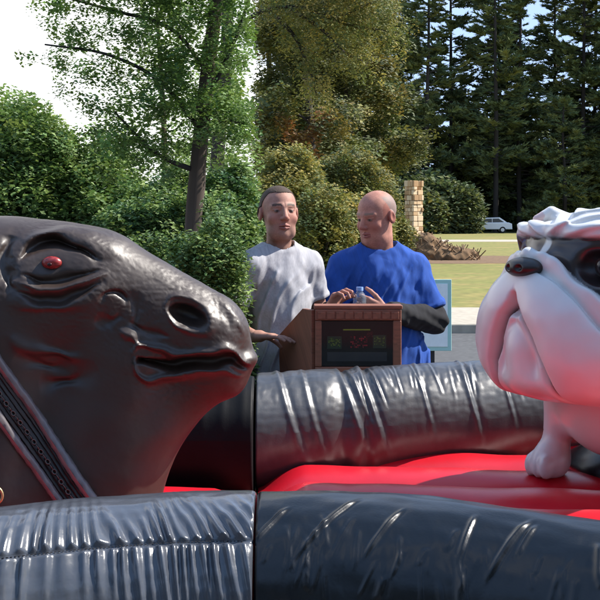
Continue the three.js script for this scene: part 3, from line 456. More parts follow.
  part('strap_edge', limb(run(-11, 1.5), 0.0135, 0.0135, 10), mStrapEdge, strap); part('strap_edge', limb(run(17, 1.5), 0.0125, 0.0125, 10), mStrapEdge, strap);
  const cc = new THREE.CatmullRomCurve3(run(4, 4.5)), links = [];
  for (let i = 0; i < 46; i++) { const a = cc.getPointAt((i + 0.5) / 46), t = cc.getTangentAt((i + 0.5) / 46), q = new THREE.Quaternion().setFromUnitVectors(V(1, 0, 0), t); links.push(new THREE.TorusGeometry(0.005, 0.0016, 6, 10).scale(1.35, 1, 1).rotateX(i % 2 ? 1.2 : -0.3).applyQuaternion(q).translate(a.x, a.y, a.z)); }
  const ch = part('chain', mergeGeometries(links), mChain, strap); ch.userData.kind = 'stuff';
  part('ring', new THREE.TorusGeometry(0.022, 0.0035, 8, 20), std({ color: lin(0.55, 0.4, 0.2), metalness: 0.8, roughness: 0.4 }), strap, px(3, 487, surfZ(3, 487) + 3));
  part('pedestal', new THREE.LatheGeometry([[0, -0.62], [0.34, -0.62], [0.36, -0.5], [0.2, -0.3], [0.13, 0.1], [0.16, 0.35]].map((p) => new THREE.Vector2(p[0], p[1])), 24), mVinylNavy, T, [-0.62, 0.02, 0]);
}

// ================================================================ the bulldog
{
  const k = 4.38 / 1300, ca = Math.cos(0.52), sa = Math.sin(0.52);    // head frame: f forward, y downwards (3.4 mm units), s sideways
  const HX = 620;
  const T = thing('bulldog_ride', 'white bulldog ride with brown eye patches standing on the red mat', 'bulldog ride', [0.98, 0.70, -4.38]);
  const ROLL = smooth2([[115, 250], [108, 269], [98, 294], [85, 314], [66, 331], [36, 350]], 3), LOW = smooth2([[122, 257], [117, 277], [108, 302], [95, 324], [76, 342], [44, 362]], 3), HIGH = smooth2([[107, 242], [100, 260], [89, 286], [75, 305], [55, 322], [18, 340]], 3);
  const BROWS = [[[92, 229, 0], [87, 229, 38], [60, 236, 78], [40, 264, 94], [36, 300, 95]], [[84, 222, 0], [73, 217, 45], [40, 226, 84], [20, 262, 100], [14, 296, 102]], [[62, 211, 0], [50, 208, 40], [20, 217, 82], [2, 246, 100]]].map((p, i) => { const c = new THREE.CatmullRomCurve3(p.map((q) => V(...q))), n = 12, out = []; for (let j = 0; j < n; j++) { const r = (t) => lerp([6.5, 8.5, 7][i], 5, t * t); out.push([c.getPoint(j / n).toArray(), c.getPoint((j + 1) / n).toArray(), [r(j / n), r((j + 1) / n)]]); } return out; });
  const highY = (F) => { for (let i = 0; i < HIGH.length - 1; i++) if (F <= HIGH[i][0] && F >= HIGH[i + 1][0]) return lerp(HIGH[i][1], HIGH[i + 1][1], (HIGH[i][0] - F) / (HIGH[i][0] - HIGH[i + 1][0])); return F > 100 ? 240 : 340; };
  const f = (F, y, S) => {
    const s = Math.abs(S);
    let d = ell(F, y, S, [22, 268, 0], [78, 60, 92]);                                     // skull
    d = smin(d, ell(F, y, s, [40, 300, 50], [50, 52, 52]), 22);                           // cheeks
    d = smin(d, ell(F, y, S, [102, 292, 0], [34, 36, 48]), 18);                           // muzzle above the lip
    let flew = ell(F, y, s, [92, 336, 46], [45, 54, 37]);                                 // hanging upper lips
    flew = smin(flew, ell(F, y, s, [52, 346, 62], [54, 46, 38]), 22);
    flew = smin(flew, ell(F, y, s, [108, 306, 26], [32, 30, 28]), 24); flew = smin(flew, ell(F, y, s, [20, 352, 66], [62, 42, 36]), 26);
    d = smin(d, flew, 16);
    const cut = pline(s, y, [[0, 292], [3, 300], [13, 312], [24, 330], [36, 356], [44, 392]]);
    if (F > 60) d += 12 * gauss(cut, 3.2) * sstep(60, 100, F);                            // edge between the lips and chin
    const chin = ell(F, y, S, [108, 343, 0], [30, 38, 27]);
    d = smin(d, chin, 4);
    d = smin(d, ell(F, y, S, [70, 372, 0], [62, 24, 66]), 16);                            // underjaw
    if (d > 30 || d < -30) return d * 0.8;
    if (F > 90) d = smax(d, -ell(F, y, S, [138, 304, 0], [16, 8, 8]), 4);
    d += 5 * gauss(pline(F, y, [[150, 268], [142, 285], [134, 300]]) + Math.abs(S) * 1.6, 5);
    // roll of skin over the nose and down the cheeks, with creases each side
    const roll = Math.min(cap(F, y, s, [117, 253, 0], [109, 267, 24], 7.5, 8.5), cap(F, y, s, [109, 266, 24], [97, 296, 46], 9, 9), cap(F, y, s, [97, 296, 46], [76, 324, 68], 9, 9), cap(F, y, s, [76, 324, 68], [36, 350, 88], 9, 7));
    d = smin(d, roll, 6);
    if (s > 8) { const g = sstep(8, 20, s);
      let q = pline(F, y, ROLL); d -= 5 * gauss(q, 6) * g; q = pline(F, y, LOW); d += 5.5 * gauss(q, 3.2) * g; q = pline(F, y, HIGH); d += 6 * gauss(q, 3.6) * g; }
    // brow and forehead wrinkles
    const chain = (B) => { let m = 1e3; for (const [a, b, r] of B) m = Math.min(m, cap(F, y, s, a, b, r[0], r[1])); return m; };
    const b1 = chain(BROWS[0]); d = smin(d, b1, 9);
    { const wF = F + 4 * N(F * 0.03, y * 0.03, s * 0.03), e = Math.hypot((wF - 66) * 0.9, (y - 272) * 1.0, (s - 56) * 0.8); if (e > 34 && e < 92) { const env = sstep(36, 46, e) * (1 - sstep(72, 92, e)) * (1 - sstep(272, 300, y)) * (1 - sstep(230, 240, y) * sstep(72, 86, F)); const ph = e / 12.5; d -= env * (3.6 + 1.5 * N(ph * 2, F * 0.03)) * (Math.pow(0.5 + 0.5 * Math.cos(6.2832 * ph), 1.3) - 0.3); } }
    // eye hollow
    d = smax(d, -ell(F, y, s, [90, 262, 62], [26, 19, 24]), 8);
    // ears folded forward
    d = smin(d, Math.min(cap(F, y, s, [20, 224, 60], [30, 213, 68], 13, 7), cap(F, y, s, [30, 213, 68], [44, 219, 75], 7, 4)), 8);
    d += 0.8 * N(F * 0.05, y * 0.05, S * 0.05);
    return d * 0.8;
  };
  const white = [0.6, 0.6, 0.6], brown = [0.02, 0.011, 0.0105], pinkish = [0.5, 0.3, 0.3];
  const colour = (F, y, S) => {
    const s = Math.abs(S), w = 3 * N(F * 0.09, y * 0.09, S * 0.09);
    const band = sstep(-1.5, 1.5, highY(F) - 1 - y + w * 0.3) * sstep(235, 238, y + w * 0.4) * sstep(4, 6, s + w) * sstep(2, 6, F + w);
    const ear = s > 58 && y < 222 && F > 40 && F < 62 ? 0.7 : 0;
    const lip = gauss(pline(s, y, [[3, 300], [13, 312], [24, 330], [36, 356], [44, 392]]), 1.7) * sstep(70, 100, F) * 0.9;
    let c = white.map((v, i) => lerp(v, pinkish[i], ear)); c = c.map((v, i) => lerp(v, brown[i], band)); return c.map((v, i) => lerp(v, [0.03, 0.02, 0.02][i], lip));
  };
  const toT = (F, y, s) => [(HX - F * ca + s * sa - 300) * k - 0.98, 1.64 - (y - 217) * k - 0.70, (F * sa + s * ca) * k];
  const place = (g) => { const p = g.attributes.position, n = g.attributes.normal; for (let i = 0; i < p.count; i++) { const q = toT(p.getX(i), p.getY(i), p.getZ(i)); p.setXYZ(i, ...q); const a = n.getX(i), b = n.getY(i), c = n.getZ(i); n.setXYZ(i, -a * ca + c * sa, -b, a * sa + c * ca); } return g; };
  const mDog = phys({ vertexColors: true, roughness: 0.36, clearcoat: 0.4, clearcoatRoughness: 0.22, bumpMap: tex(128, 128, (u, v) => { const a = 0.5 + 0.5 * tile(u, v, 14, 4); return [a, a, a]; }, 2, false), bumpScale: 0.0008 });
  part('head', planarUV(place(netMesh(f, [-60, 185, -112], [152, 412, 112], 1.8, colour))), mDog, T);
  const mNose = phys({ color: lin(0.014, 0.011, 0.011), roughness: 0.38 });
  part('nose', place(netMesh((F, y, S) => { const s = Math.abs(S); let d = ell(F, y, S, [122, 265, 0], [16, 10, 22]); d = smax(d, -ell(F, y, s, [139, 265, 8], [6, 3.5, 4.5]), 2); return d; }, [100, 248, -28], [146, 282, 28], 1.2)), mNose, T);
  for (const s of [-1, 1]) { const e = part('eye', new THREE.SphereGeometry(11 * k, 24, 18), phys({ color: lin(0.02, 0.012, 0.01), roughness: 0.15 }), T, toT(72, 264, s * 58)); part('pupil', new THREE.SphereGeometry(5.5 * k, 16, 12), phys({ color: lin(0.006, 0.006, 0.006), roughness: 0.05 }), e, [-6 * k * ca + s * 4 * k * sa, 0, (6 * sa + s * 4 * ca) * k]); }
  // body, chest and legs
  const leg = (F, y, S, s0, f0) => { let d = cap(F, y, S, [f0 - 6, 392, s0 * 0.9], [f0, 452, s0], 21, 13.5); d = smin(d, ell(F, y, S, [f0 + 7, 470, s0], [22, 20, 19]), 12); for (let i = -1; i <= 1; i++) d = smin(d, ell(F, y, S, [f0 + 23, 474, s0 + i * 11], [9, 13, 6.5]), 3); return d; };
  const body = (F, y, S) => { const s = Math.abs(S); let d = ell(F, y, S, [-35, 385, 0], [74, 68, 84]); d = smin(d, ell(F, y, S, [-10, 345, 0], [60, 60, 70]), 20); d = smin(d, cap(F, y, S, [-60, 380, 0], [-260, 372, 0], 76, 62), 30); d = smin(d, ell(F, y, s, [-20, 380, 66], [40, 46, 30]), 18); d = smin(d, leg(F, y, s, 74, 19), 14); d = smin(d, ell(F, y, S, [2, 392, 0], [56, 66, 78]), 20); d = smin(d, leg(F, y, s, 62, -262), 14); d = smax(d, y - 488, 3); return d * 0.85; };
  part('body', planarUV(place(netMesh(body, [-350, 285, -125], [84, 492, 125], 4.0, () => white))), mDog, T);
  part('pedestal', new THREE.LatheGeometry([[0, -0.02], [0.3, -0.02], [0.32, 0.06], [0.22, 0.12], [0.15, 0.18], [0.15, 0.34]].map((p) => new THREE.Vector2(p[0], p[1])), 28), mVinylNavy, T, [0.30, 0, -0.34]);
}

// ================================================================ the control desk
{
  const T = thing('control_desk', 'red brown wooden control desk with a dark display on its face', 'control desk', [0.238, 0, -5.32], 0.0);
  const grain = (k) => tex(256, 256, (u, v) => { const a = fbm(u * 3 + k, v * 60, k, 3) , b = fbm(u * 8, v * 8, k + 3, 3); const q = 0.5 + 0.5 * a + 0.2 * b; return [lerp(0.38, 0.64, q), lerp(0.235, 0.395, q), lerp(0.17, 0.29, q)]; }, 2.2);
  const mW = std({ map: grain(1), roughness: 0.55 }), mW2 = std({ map: grain(4), roughness: 0.6 }), mBlk = phys({ color: lin(0.01, 0.012, 0.012), roughness: 0.25 });
  const W = 0.352, H = 1.262;
  const bxp = (n, w, h, d, x, y, z, m = mW, r = 0.004) => part(n, planarUV(new RoundedBoxGeometry(w, h, d, 2, r)), m, T, [x, y, z]);
  // face built of rails round the display opening
  bxp('top_rail', W, 0.045, 0.022, 0, H - 0.0225, 0); bxp('bottom_panel', W, H - 0.235, 0.022, 0, (H - 0.235) / 2, 0);
  bxp('stile', 0.026, 0.188, 0.022, -W / 2 + 0.013, H - 0.14, 0); bxp('stile', 0.034, 0.188, 0.022, W / 2 - 0.017, H - 0.14, 0);
  for (let i = 0; i < 9; i++) bxp('moulding_block', 0.031, 0.03, 0.006, -0.15 + i * 0.0375, H - 0.024, 0.0122, mW, 0.002);
  const scr = bxp('display', 0.30, 0.19, 0.01, -0.004, H - 0.14, -0.008, mBlk);
  const cv = document.createElement('canvas'); cv.width = 512; cv.height = 320; const c = cv.getContext('2d'); c.fillStyle = '#0b0f0f'; c.fillRect(0, 0, 512, 320);
  c.fillStyle = '#1b2c22'; c.fillRect(30, 105, 110, 95); c.fillRect(375, 95, 100, 100); c.fillStyle = '#25282a'; c.fillRect(30, 225, 450, 70);
  c.fillStyle = '#6c7426'; c.fillRect(150, 50, 205, 10); const lamps = (x, y, w, h, cols) => { for (let j = 0; j < 7; j++) for (let i = 0; i < 10; i++) { const q = rnd(); if (q < 0.45) continue; c.fillStyle = cols[Math.floor(q * 97) % cols.length]; c.fillRect(x + i * w / 10, y + j * h / 7, w / 10 - 2, h / 7 - 3); } }; lamps(40, 118, 90, 70, ['#47651f', '#2f451b', '#5d7026']); lamps(385, 108, 80, 74, ['#3c5a22', '#506628', '#263a1a']); lamps(205, 105, 130, 90, ['#7a2026', '#5e1c20', '#45161a']); lamps(330, 70, 46, 40, ['#8c262a', '#6a1e22']);
  const ct = new THREE.CanvasTexture(cv); ct.colorSpace = THREE.SRGBColorSpace;
  part('screen', new THREE.PlaneGeometry(0.278, 0.172), phys({ map: ct, roughness: 0.25, emissive: 0xffffff, emissiveMap: ct, emissiveIntensity: 0.04 }), scr, [0, 0, 0.0056]);
  // sides sloping down to the operators, and the sloped top with levers
  const sideShape = new THREE.Shape(); [[0, 0], [0, H - 0.005], [-0.09, H - 0.005], [-0.46, H - 0.2], [-0.46, 0]].forEach((p, i) => sideShape[i ? 'lineTo' : 'moveTo'](...p));
  const sg = planarUV(new THREE.ExtrudeGeometry(sideShape, { depth: 0.018, bevelEnabled: true, bevelSize: 0.002, bevelThickness: 0.002, bevelSegments: 1 }).rotateY(-Math.PI / 2));
  const sideL = part('side_panel', sg, mW2, T, [-W / 2 + 0.002, 0, -0.012], [0, 0.42, 0]); part('side_panel', sg, mW2, T, [W / 2, 0, -0.012]);
  part('desk_top', planarUV(new RoundedBoxGeometry(0.362, 0.016, 0.11, 2, 0.004)), mW, T, [0, H + 0.009, -0.045]);
  part('desk_slope', planarUV(new RoundedBoxGeometry(0.345, 0.016, 0.43, 2, 0.004)), mBlk, T, [0, H - 0.105, -0.29], [-0.482, 0, 0]);
  for (const [x, z] of [[-0.1, -0.2], [0.05, -0.24]]) { const l = part('lever', new THREE.CylinderGeometry(0.006, 0.006, 0.1, 10), mBlk, T, [x, H - 0.075, z]); part('lever_knob', new THREE.SphereGeometry(0.016, 14, 10), mBlk, l, [0, 0.055, 0]); }
}

// ================================================================ people
const mSkin = phys({ vertexColors: true, roughness: 0.62, specularIntensity: 0.6 });
const rotY = (a) => [Math.cos(a), Math.sin(a)];
function headParts(hc, yaw, pitch, o) {
  const [cy, sy] = rotY(yaw), [cp, sp] = rotY(pitch);
  const toL = (x, y, z) => { let X = x - hc[0], Y = y - hc[1], Z = z - hc[2]; const a = X * cy - Z * sy, c = X * sy + Z * cy; return [a, Y * cp + c * sp, c * cp - Y * sp]; };      // local: x across, y up, z the way the face looks
  const f = (X, Y, Z) => {
    const [x, y, z] = toL(X, Y, Z), s = Math.abs(x), w = o.wide ?? 1;
    let d = ell(x, y, z, [0, 0.036, -0.012], [0.079 * w, 0.087, 0.098]);
    d = smin(d, ell(x, y, z, [0, -0.03, 0.022], [0.066 * w, 0.085, 0.07]), 0.03);
    d = smin(d, cap(x, y, z, [-0.03 * w, -0.088, 0.04], [0.03 * w, -0.088, 0.04], 0.03, 0.03), 0.03);
    d = smin(d, ell(x, y, z, [0, -0.098, 0.066], [0.022, 0.018, 0.018]), 0.016);
    if (o.jowl) d = smin(d, ell(x, y, z, [0, -0.1, 0.01], [0.056, 0.03, 0.055]), 0.03);
    d = smin(d, cap(s, y, z, [0.008, 0.026, 0.083], [0.045 * w, 0.026, 0.066], 0.011, 0.009), 0.014);
    d = smin(d, ell(s, y, z, [0.046 * w, -0.028, 0.058], [0.02, 0.018, 0.018]), 0.02);
    d = smax(d, -ell(s, y, z, [0.032, 0.006, 0.098], [0.017, 0.011, 0.016]), 0.012);
    d = smin(d, ell(s, y, z, [0.032, 0.005, 0.072], [0.0135, 0.0115, 0.013]), 0.003);
    d = smin(d, cap(s, y, z, [0.018, 0.0135, 0.083], [0.047, 0.011, 0.074], 0.0038, 0.0032), 0.004);
    d = smin(d, cap(x, y, z, [0, 0.018, 0.086], [0, -0.026, 0.107], 0.0085, 0.0125), 0.01);
    d = smin(d, ell(s, y, z, [0.012, -0.03, 0.095], [0.009, 0.008, 0.011]), 0.006);
    d = smin(d, cap(s, y, z, [0, -0.058, 0.094], [0.02, -0.062, 0.083], 0.0075, 0.004), 0.006);
    d = smin(d, cap(s, y, z, [0, -0.071, 0.093], [0.018, -0.068, 0.083], 0.0085, 0.004), 0.006);
    d += 0.004 * gauss(Math.hypot(y + 0.065, Math.max(0, s - 0.022) * 1.2), 0.0022) * (z > 0.07 ? 1 : 0);
    let ear = ell(s, y, z, [0.083 * w, 0.0, -0.012], [0.010, 0.032, 0.021]); ear = smax(ear, -ell(s, y, z, [0.094 * w, 0.002, -0.008], [0.007, 0.02, 0.012]), 0.005); d = smin(d, ear, 0.007);
    return d;
  };
  const colour = (X, Y, Z) => {
    const [x, y, z] = toL(X, Y, Z), s = Math.abs(x), n = 1 + 0.22 * N(X * 40, Y * 40, Z * 40) + 0.2 * N(X * 170, Y * 170, Z * 170); let c = o.skin.map((v) => v * n);
    const mix = (q, t) => { c = c.map((v, i) => lerp(v, q[i], clamp(t))); };
    mix(o.red, 0.55 * gauss(Math.hypot(s - 0.046, y + 0.025), 0.03) * (z > 0.03 ? 1 : 0)); mix(o.red, 0.6 * gauss(Math.hypot(x, y + 0.028), 0.018) * (z > 0.08 ? 1 : 0));
    if (s > 0.074) mix(o.red, 0.5);
    if (z > 0.075 && s < 0.024 && Math.abs(y + 0.065) < 0.013) mix([0.32, 0.11, 0.10], 0.7);
    if (z > 0.055 && Math.abs(y - 0.030 - 0.1 * (0.03 - Math.abs(s - 0.03))) < 0.0055 && s > 0.012 && s < 0.052) mix(o.hair, 0.9);
    if (z > 0.06 && Math.hypot((s - 0.032) / 0.0125, (y - 0.004) / 0.006) < 1) { mix([0.16, 0.12, 0.105], 1); if (Math.hypot(s - 0.032, y - 0.005) < 0.006) mix([0.05, 0.035, 0.025], 1); }
    if (o.crop) { const line = z > 0.06 ? 0.2 : z > -0.012 ? lerp(0.02, 0.2, (z + 0.012) / 0.072) : Math.max(-0.06, 0.02 + (z + 0.012) * 1.5); mix([0.19, 0.16, 0.145], 1.0 * (1 - sstep(0.085, 0.108, y)) * (0.75 + 0.5 * N(X * 300, Y * 300, Z * 300)) * sstep(0, 0.02, y - line)); }
    if (o.stubble) mix([0.16, 0.12, 0.10], 0.3 * sstep(-0.04, -0.07, y) * (z > -0.01 ? 1 : 0) * (0.8 + 0.5 * N(X * 300, Y * 300, Z * 300)));
    return c;
  };
  const hairF = o.hairCap && ((X, Y, Z) => { const [x, y, z] = toL(X, Y, Z); let d = f(X, Y, Z) - o.hairCap; const line = z > 0.035 ? 0.088 : z > -0.012 ? lerp(0.012, 0.088, (z + 0.012) / 0.047) : Math.max(-0.06, 0.012 + (z + 0.012) * 1.5); d = smax(d, line - y, 0.003); return d + 0.0012 * N(X * 260, Y * 260, Z * 260); });
  return { f, colour, hairF };
}
function handMesh(W, D, Nn, flip, curl, o) {      // wrist, pointing direction, palm normal, thumb side, bend per joint
  const w = V(...W), d = V(...D).normalize(), n = V(...Nn).addScaledVector(d, -V(...Nn).dot(d)).normalize(), t = d.clone().cross(n).multiplyScalar(flip);
  const P = (a, b, c) => w.clone().addScaledVector(d, a).addScaledVector(t, b).addScaledVector(n, c).toArray(), bones = [];
  const lens = [[0.04, 0.026, 0.022], [0.045, 0.029, 0.024], [0.041, 0.027, 0.022], [0.033, 0.021, 0.019]];
  lens.forEach((l, i) => { let p = w.clone().addScaledVector(d, 0.088 - Math.abs(i - 1) * 0.004).addScaledVector(t, 0.030 - 0.02 * i), a = curl[0]; const chain = []; l.forEach((q, j) => { const e = p.clone().addScaledVector(d, Math.cos(a) * q).addScaledVector(n, Math.sin(a) * q); chain.push([p.toArray(), e.toArray(), 0.0092 - j * 0.0009, 0.0086 - j * 0.0011]); p = e; a += curl[1]; }); bones.push(chain); });
  const th = []; { let p = w.clone().addScaledVector(d, 0.028).addScaledVector(t, 0.03); const dir = d.clone().multiplyScalar(0.78).addScaledVector(t, 0.5).addScaledVector(n, 0.22).normalize(); for (const [q, turn] of [[0.04, 0], [0.033, 0.35], [0.027, 0.3]]) { dir.addScaledVector(n, turn).addScaledVector(t, -turn * 0.5).normalize(); const e = p.clone().addScaledVector(dir, q); th.push([p.toArray(), e.toArray(), 0.0115 - 0.001 * th.length, 0.0105 - 0.0012 * th.length]); p = e; } } bones.push(th);
  const f = (x, y, z) => { let r = cap(x, y, z, P(-0.03, 0, 0), P(0.03, 0, 0), 0.026, 0.026); for (const b of [-0.026, -0.009, 0.009, 0.026]) r = smin(r, cap(x, y, z, P(0.02, b * 0.75, 0), P(0.085, b, 0), 0.015, 0.0125), 0.012); let m = 1; for (const ch of bones) { let q = 1; for (const s of ch) q = smin(q, cap(x, y, z, ...s), 0.003); m = Math.min(m, q); } return smin(r, m, 0.006); };
  const c = P(0.06, 0, 0), R = 0.145; return netMesh(f, c.map((v) => v - R), c.map((v) => v + R), 0.0037, (x, y, z) => { const k = 1 + 0.15 * N(x * 60, y * 60, z * 60); return o.skin.map((v) => v * k); });
}
function person(label, pos, o) {
  const T = thing('person', label, 'person', pos), J = o.J, body = [];
  const hp = headParts(J.head, o.yaw, o.pitch, o), hc = J.head;
  const neckF = (x, y, z) => smin(cap(x, y, z, [J.neck[0], J.neck[1] - 0.06, J.neck[2]], [lerp(J.neck[0], hc[0], 0.7), hc[1] - 0.06, hc[2] - 0.015], o.neckR ?? 0.062, o.neckR ? o.neckR - 0.004 : 0.057), cap(x, y, z, [J.neck[0] - 0.05, J.neck[1] - 0.07, J.neck[2]], [J.neck[0] + 0.05, J.neck[1] - 0.07, J.neck[2]], 0.035, 0.035), 0.04);
  const headAll = (x, y, z) => smin(hp.f(x, y, z), neckF(x, y, z), 0.025);
  const skinC = (x, y, z) => { const k = 1 + 0.12 * N(x * 50, y * 50, z * 50); return o.skin.map((v) => v * k); };
  body.push(netMesh(headAll, [hc[0] - 0.13, J.neck[1] - 0.1, hc[2] - 0.15], [hc[0] + 0.13, hc[1] + 0.15, hc[2] + 0.15], 0.003, hp.colour));
  const arms = (x, y, z, grow = 0) => { let d = 1; for (const a of J.arms) { d = smin(d, cap(x, y, z, a.s, a.e, (o.arm ?? 0.052) + grow, (o.arm ?? 0.052) * 0.8 + grow), 0.03); d = smin(d, cap(x, y, z, a.e, a.w, (o.arm ?? 0.052) * 0.82 + grow, 0.029 + grow), 0.02); } return d; };
  const tc = Math.cos(o.turn ?? 0), ts = Math.sin(o.turn ?? 0);
  const torso = (x0, y, z0, g = 0) => { let x = x0 * tc - z0 * ts, z = x0 * ts + z0 * tc; let d = ell(x, y, z, [J.chest[0], J.chest[1], J.chest[2]], [o.chest[0] + g, o.chest[1] + g, o.chest[2] + g]); d = smin(d, ell(x, y, z, [J.belly[0], J.belly[1], J.belly[2]], [o.belly[0] + g, o.belly[1] + g, o.belly[2] + g]), 0.1); x = x0; z = z0; const nb = [J.neck[0], J.neck[1] - 0.025, J.neck[2]]; d = smin(d, cap(x, y, z, J.arms[0].s, nb, 0.058 + g, 0.042 + g), 0.06); d = smin(d, cap(x, y, z, J.arms[1].s, nb, 0.058 + g, 0.042 + g), 0.06); return smin(d, cap(x, y, z, [J.belly[0] - 0.08, 0.93, 0], [J.belly[0] + 0.08, 0.93, 0], 0.13 + g, 0.13 + g), 0.1); };
  const legs = (x, y, z, g = 0) => { let d = 1; for (const s of [-1, 1]) { d = Math.min(d, smin(cap(x, y, z, [J.belly[0] + s * 0.1, 0.9, 0], [J.belly[0] + s * 0.12, 0.5, 0.02], 0.1 + g, 0.07 + g), cap(x, y, z, [J.belly[0] + s * 0.12, 0.5, 0.02], [J.belly[0] + s * 0.13, 0.09, -0.02], 0.068 + g, 0.045 + g), 0.04)); } return d; };
  body.push(netMesh((x, y, z) => smin(smin(torso(x, y, z, -0.012), arms(x, y, z), 0.03), legs(x, y, z, -0.012), 0.05), [-0.55, -0.02, -0.35], [0.55, J.neck[1] + 0.06, 0.55], 0.012, skinC));
  for (const a of J.arms) body.push(handMesh(a.w, a.h, a.n, a.t, a.curl, o));
  for (const g of body) { g.deleteAttribute('uv'); } part('body', mergeGeometries(body), mSkin, T);
  if (hp.hairF) part('hair', netMesh(hp.hairF, [hc[0] - 0.13, hc[1] - 0.1, hc[2] - 0.15], [hc[0] + 0.13, hc[1] + 0.15, hc[2] + 0.15], 0.003), std({ color: lin(...o.hair), roughness: 0.9, bumpScale: 0.001 }), T);
  // shirt: follows the torso, hangs at the belly, short sleeves cut square
  const shirt = (x, y, z) => {
    const fold = o.fold * (N(x * 9 + 3, y * 7, z * 9) * 0.55 + 0.9 * Math.pow(Math.max(0, Math.sin((x * 1.5 - y * 0.6 + (x > 0 ? 1 : -1) * 0.0) * 52 + 6 * N(x * 5, y * 5, z * 5))), 2) * sstep(1.46, 1.3, y) * 0.6 + 0.35 * N(x * 24, y * 15, z * 24) + 0.3 * Math.max(0, N(x * 30 - y * 12, y * 10 + x * 9, z * 20)));
    let d = torso(x, y, z, 0.016) - fold; d = smax(d, 0.84 - y, 0.006);
    for (const a of J.arms) { const ax = V(...a.e).sub(V(...a.s)), L = ax.length(); ax.normalize(); const along = (x - a.s[0]) * ax.x + (y - a.s[1]) * ax.y + (z - a.s[2]) * ax.z; let q = cap(x, y, z, a.s, a.e, (o.arm ?? 0.052) + 0.018, (o.arm ?? 0.052) + 0.02) - fold * 0.7 - 0.004 * gauss(along - L * o.sleeve + 0.012, 0.009); q = smax(q, along - L * o.sleeve, 0.004); d = smin(d, q, 0.022); }
    const cx = x - J.neck[0], cy = y - J.neck[1] + 0.004, cz = z - J.neck[2] - 0.008, ty = cy * 0.955 + cz * 0.296, tz = cz * 0.955 - cy * 0.296; d = smin(d, Math.hypot(Math.hypot(cx, tz) - o.neckHole - 0.006, ty) - 0.0105, 0.01); return smax(d, -Math.max(Math.hypot(cx, tz) - o.neckHole, -ty - 0.06), 0.004);
  };
  const sm = part('shirt', planarUV(netMesh(shirt, [-0.5, 0.8, -0.4], [0.5, J.neck[1] + 0.1, 0.5], 0.006)), o.shirt, T);
  if (o.undersleeve) for (const a of J.arms) part('undershirt_sleeve', planarUV(netMesh((x, y, z) => { let d = smin(cap(x, y, z, a.s, a.e, o.arm + 0.008, o.arm * 0.8 + 0.016), cap(x, y, z, a.e, a.w, o.arm * 0.82 + 0.016, 0.043), 0.02); const ax = V(...a.w).sub(V(...a.e)), L = ax.length(); ax.normalize(); d = smax(d, (x - a.e[0]) * ax.x + (y - a.e[1]) * ax.y + (z - a.e[2]) * ax.z - L * 0.95, 0.004); return d + 0.004 * N(x * 30, y * 30, z * 30) + 0.003 * Math.sin(x * 60 + y * 90); }, [Math.min(a.s[0], a.e[0], a.w[0]) - 0.1, Math.min(a.s[1], a.e[1], a.w[1]) - 0.1, -0.15], [Math.max(a.s[0], a.e[0], a.w[0]) + 0.1, Math.max(a.s[1], a.e[1], a.w[1]) + 0.1, 0.5], 0.007)), o.undersleeve, T);
  part('trousers', planarUV(netMesh((x, y, z) => { let d = smin(legs(x, y, z, 0.012), cap(x, y, z, [J.belly[0] - 0.08, 0.92, 0], [J.belly[0] + 0.08, 0.92, 0], 0.135, 0.135), 0.04) + 0.005 * N(x * 14, y * 14, z * 14); d = smax(d, y - 0.97, 0.005); return smax(d, 0.07 - y, 0.005); }, [-0.4, 0.03, -0.3], [0.4, 1.02, 0.3], 0.014)), std({ color: lin(0.05, 0.07, 0.12), roughness: 0.9 }), T);
  for (const s of [-1, 1]) part('shoe', netMesh((x, y, z) => smax(ell(x, y, z, [J.belly[0] + s * 0.13, 0.03, 0.04], [0.05, 0.075, 0.14]), 0.006 - y, 0.004), [J.belly[0] + s * 0.13 - 0.08, -0.02, -0.14], [J.belly[0] + s * 0.13 + 0.08, 0.14, 0.24], 0.01), std({ color: lin(0.03, 0.03, 0.03), roughness: 0.7 }), T);
  return T;
}
const cloth = (c, v) => std({ roughness: 0.95, map: tex(128, 128, (u, w) => { const a = 1 + v * (tile(u, w, 30, 3) + 0.6 * tile(u, w, 6, 3, 2)); return c.map((q) => q * a); }, 5) });
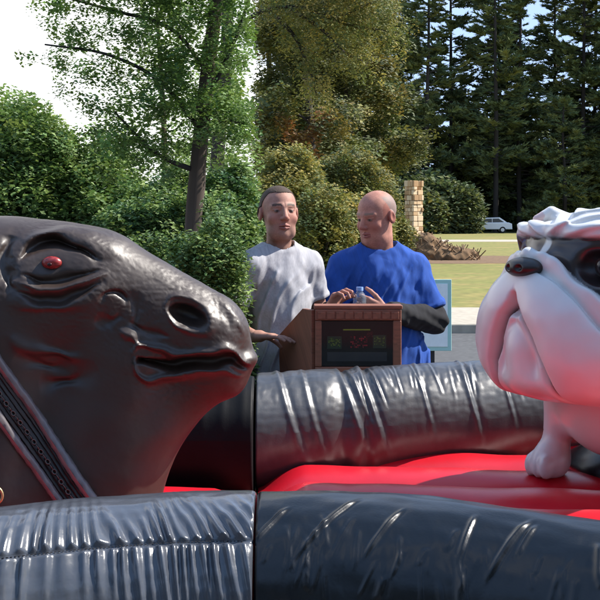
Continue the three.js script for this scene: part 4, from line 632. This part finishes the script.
person('man in a light grey t-shirt with cropped brown hair beside the control desk', [-0.094, 0, -5.78], {
  yaw: 0.30, pitch: -0.08, skin: [0.36, 0.19, 0.14], red: [0.38, 0.14, 0.10], turn: 0.5, hair: [0.05, 0.032, 0.022], hairCap: 0.003, stubble: 1, neckR: 0.058,
  chest: [0.132, 0.19, 0.115], belly: [0.132, 0.2, 0.12], sleeve: 0.62, fold: 0.017, neckHole: 0.068, shirt: cloth([0.62, 0.62, 0.64], 0.2),
  J: { head: [0, 1.655, 0], neck: [0, 1.505, -0.02], chest: [0, 1.31, -0.01], belly: [0, 1.06, 0.0],
    arms: [{ s: [-0.13, 1.42, 0.085], e: [-0.25, 1.18, 0.14], w: [-0.105, 1.135, 0.27], h: [0.9, 0.02, 0.25], n: [0, -1, 0.1], t: 1, curl: [0.1, 0.22] }, { s: [0.125, 1.42, -0.085], e: [0.185, 1.18, -0.12], w: [0.19, 1.10, 0.1], h: [0.4, 0, 1], n: [0, -1, 0], t: -1, curl: [0.3, 0.4] }] },
});
person('bald man in a blue t-shirt over black sleeves holding a bottle', [0.355, 0, -6.05], {
  yaw: -0.8, pitch: 0.2, wide: 1.04, jowl: true, skin: [0.40, 0.185, 0.135], red: [0.33, 0.09, 0.065], hair: [0.22, 0.15, 0.11], hairCap: 0.0, crop: 1, stubble: 0, neckR: 0.072, arm: 0.06,
  chest: [0.182, 0.2, 0.15], belly: [0.165, 0.24, 0.19], sleeve: 0.84, fold: 0.018, neckHole: 0.084, shirt: cloth([0.10, 0.27, 0.57], 0.2), undersleeve: cloth([0.07, 0.07, 0.09], 0.3), collarY: 0.004,
  J: { head: [0, 1.638, 0.02], neck: [0.012, 1.5, -0.015], chest: [0.02, 1.31, -0.01], belly: [0.02, 1.06, 0.02],
    arms: [{ s: [-0.15, 1.4, 0.0], e: [-0.235, 1.17, 0.1], w: [-0.225, 1.225, 0.30], h: [0.35, 0.75, 0.3], n: [0.7, -0.2, 0.5], t: 1, curl: [0.55, 0.75] }, { s: [0.165, 1.4, -0.01], e: [0.262, 1.165, 0.04], w: [0.02, 1.225, 0.33], h: [-0.9, 0.3, 0.1], n: [-0.1, 0.1, -1], t: -1, curl: [0.6, 0.85] }] },
});
{
  const T = thing('water_bottle', 'small clear bottle with a blue cap held above the control desk', 'bottle', [0.262, 1.235, -5.70]);
  part('bottle_body', new THREE.LatheGeometry([[0, 0], [0.026, 0], [0.029, 0.006], [0.029, 0.05], [0.022, 0.068], [0.013, 0.078], [0.013, 0.084]].map((p) => new THREE.Vector2(...p)), 24), phys({ color: lin(0.75, 0.85, 0.95), roughness: 0.08, transmission: 0.9, thickness: 0 }), T);
  part('cap', new THREE.CylinderGeometry(0.0155, 0.0155, 0.016, 18).translate(0, 0.09, 0), std({ color: lin(0.25, 0.4, 0.75), roughness: 0.4 }), T);
}
renderer.render(scene, camera);
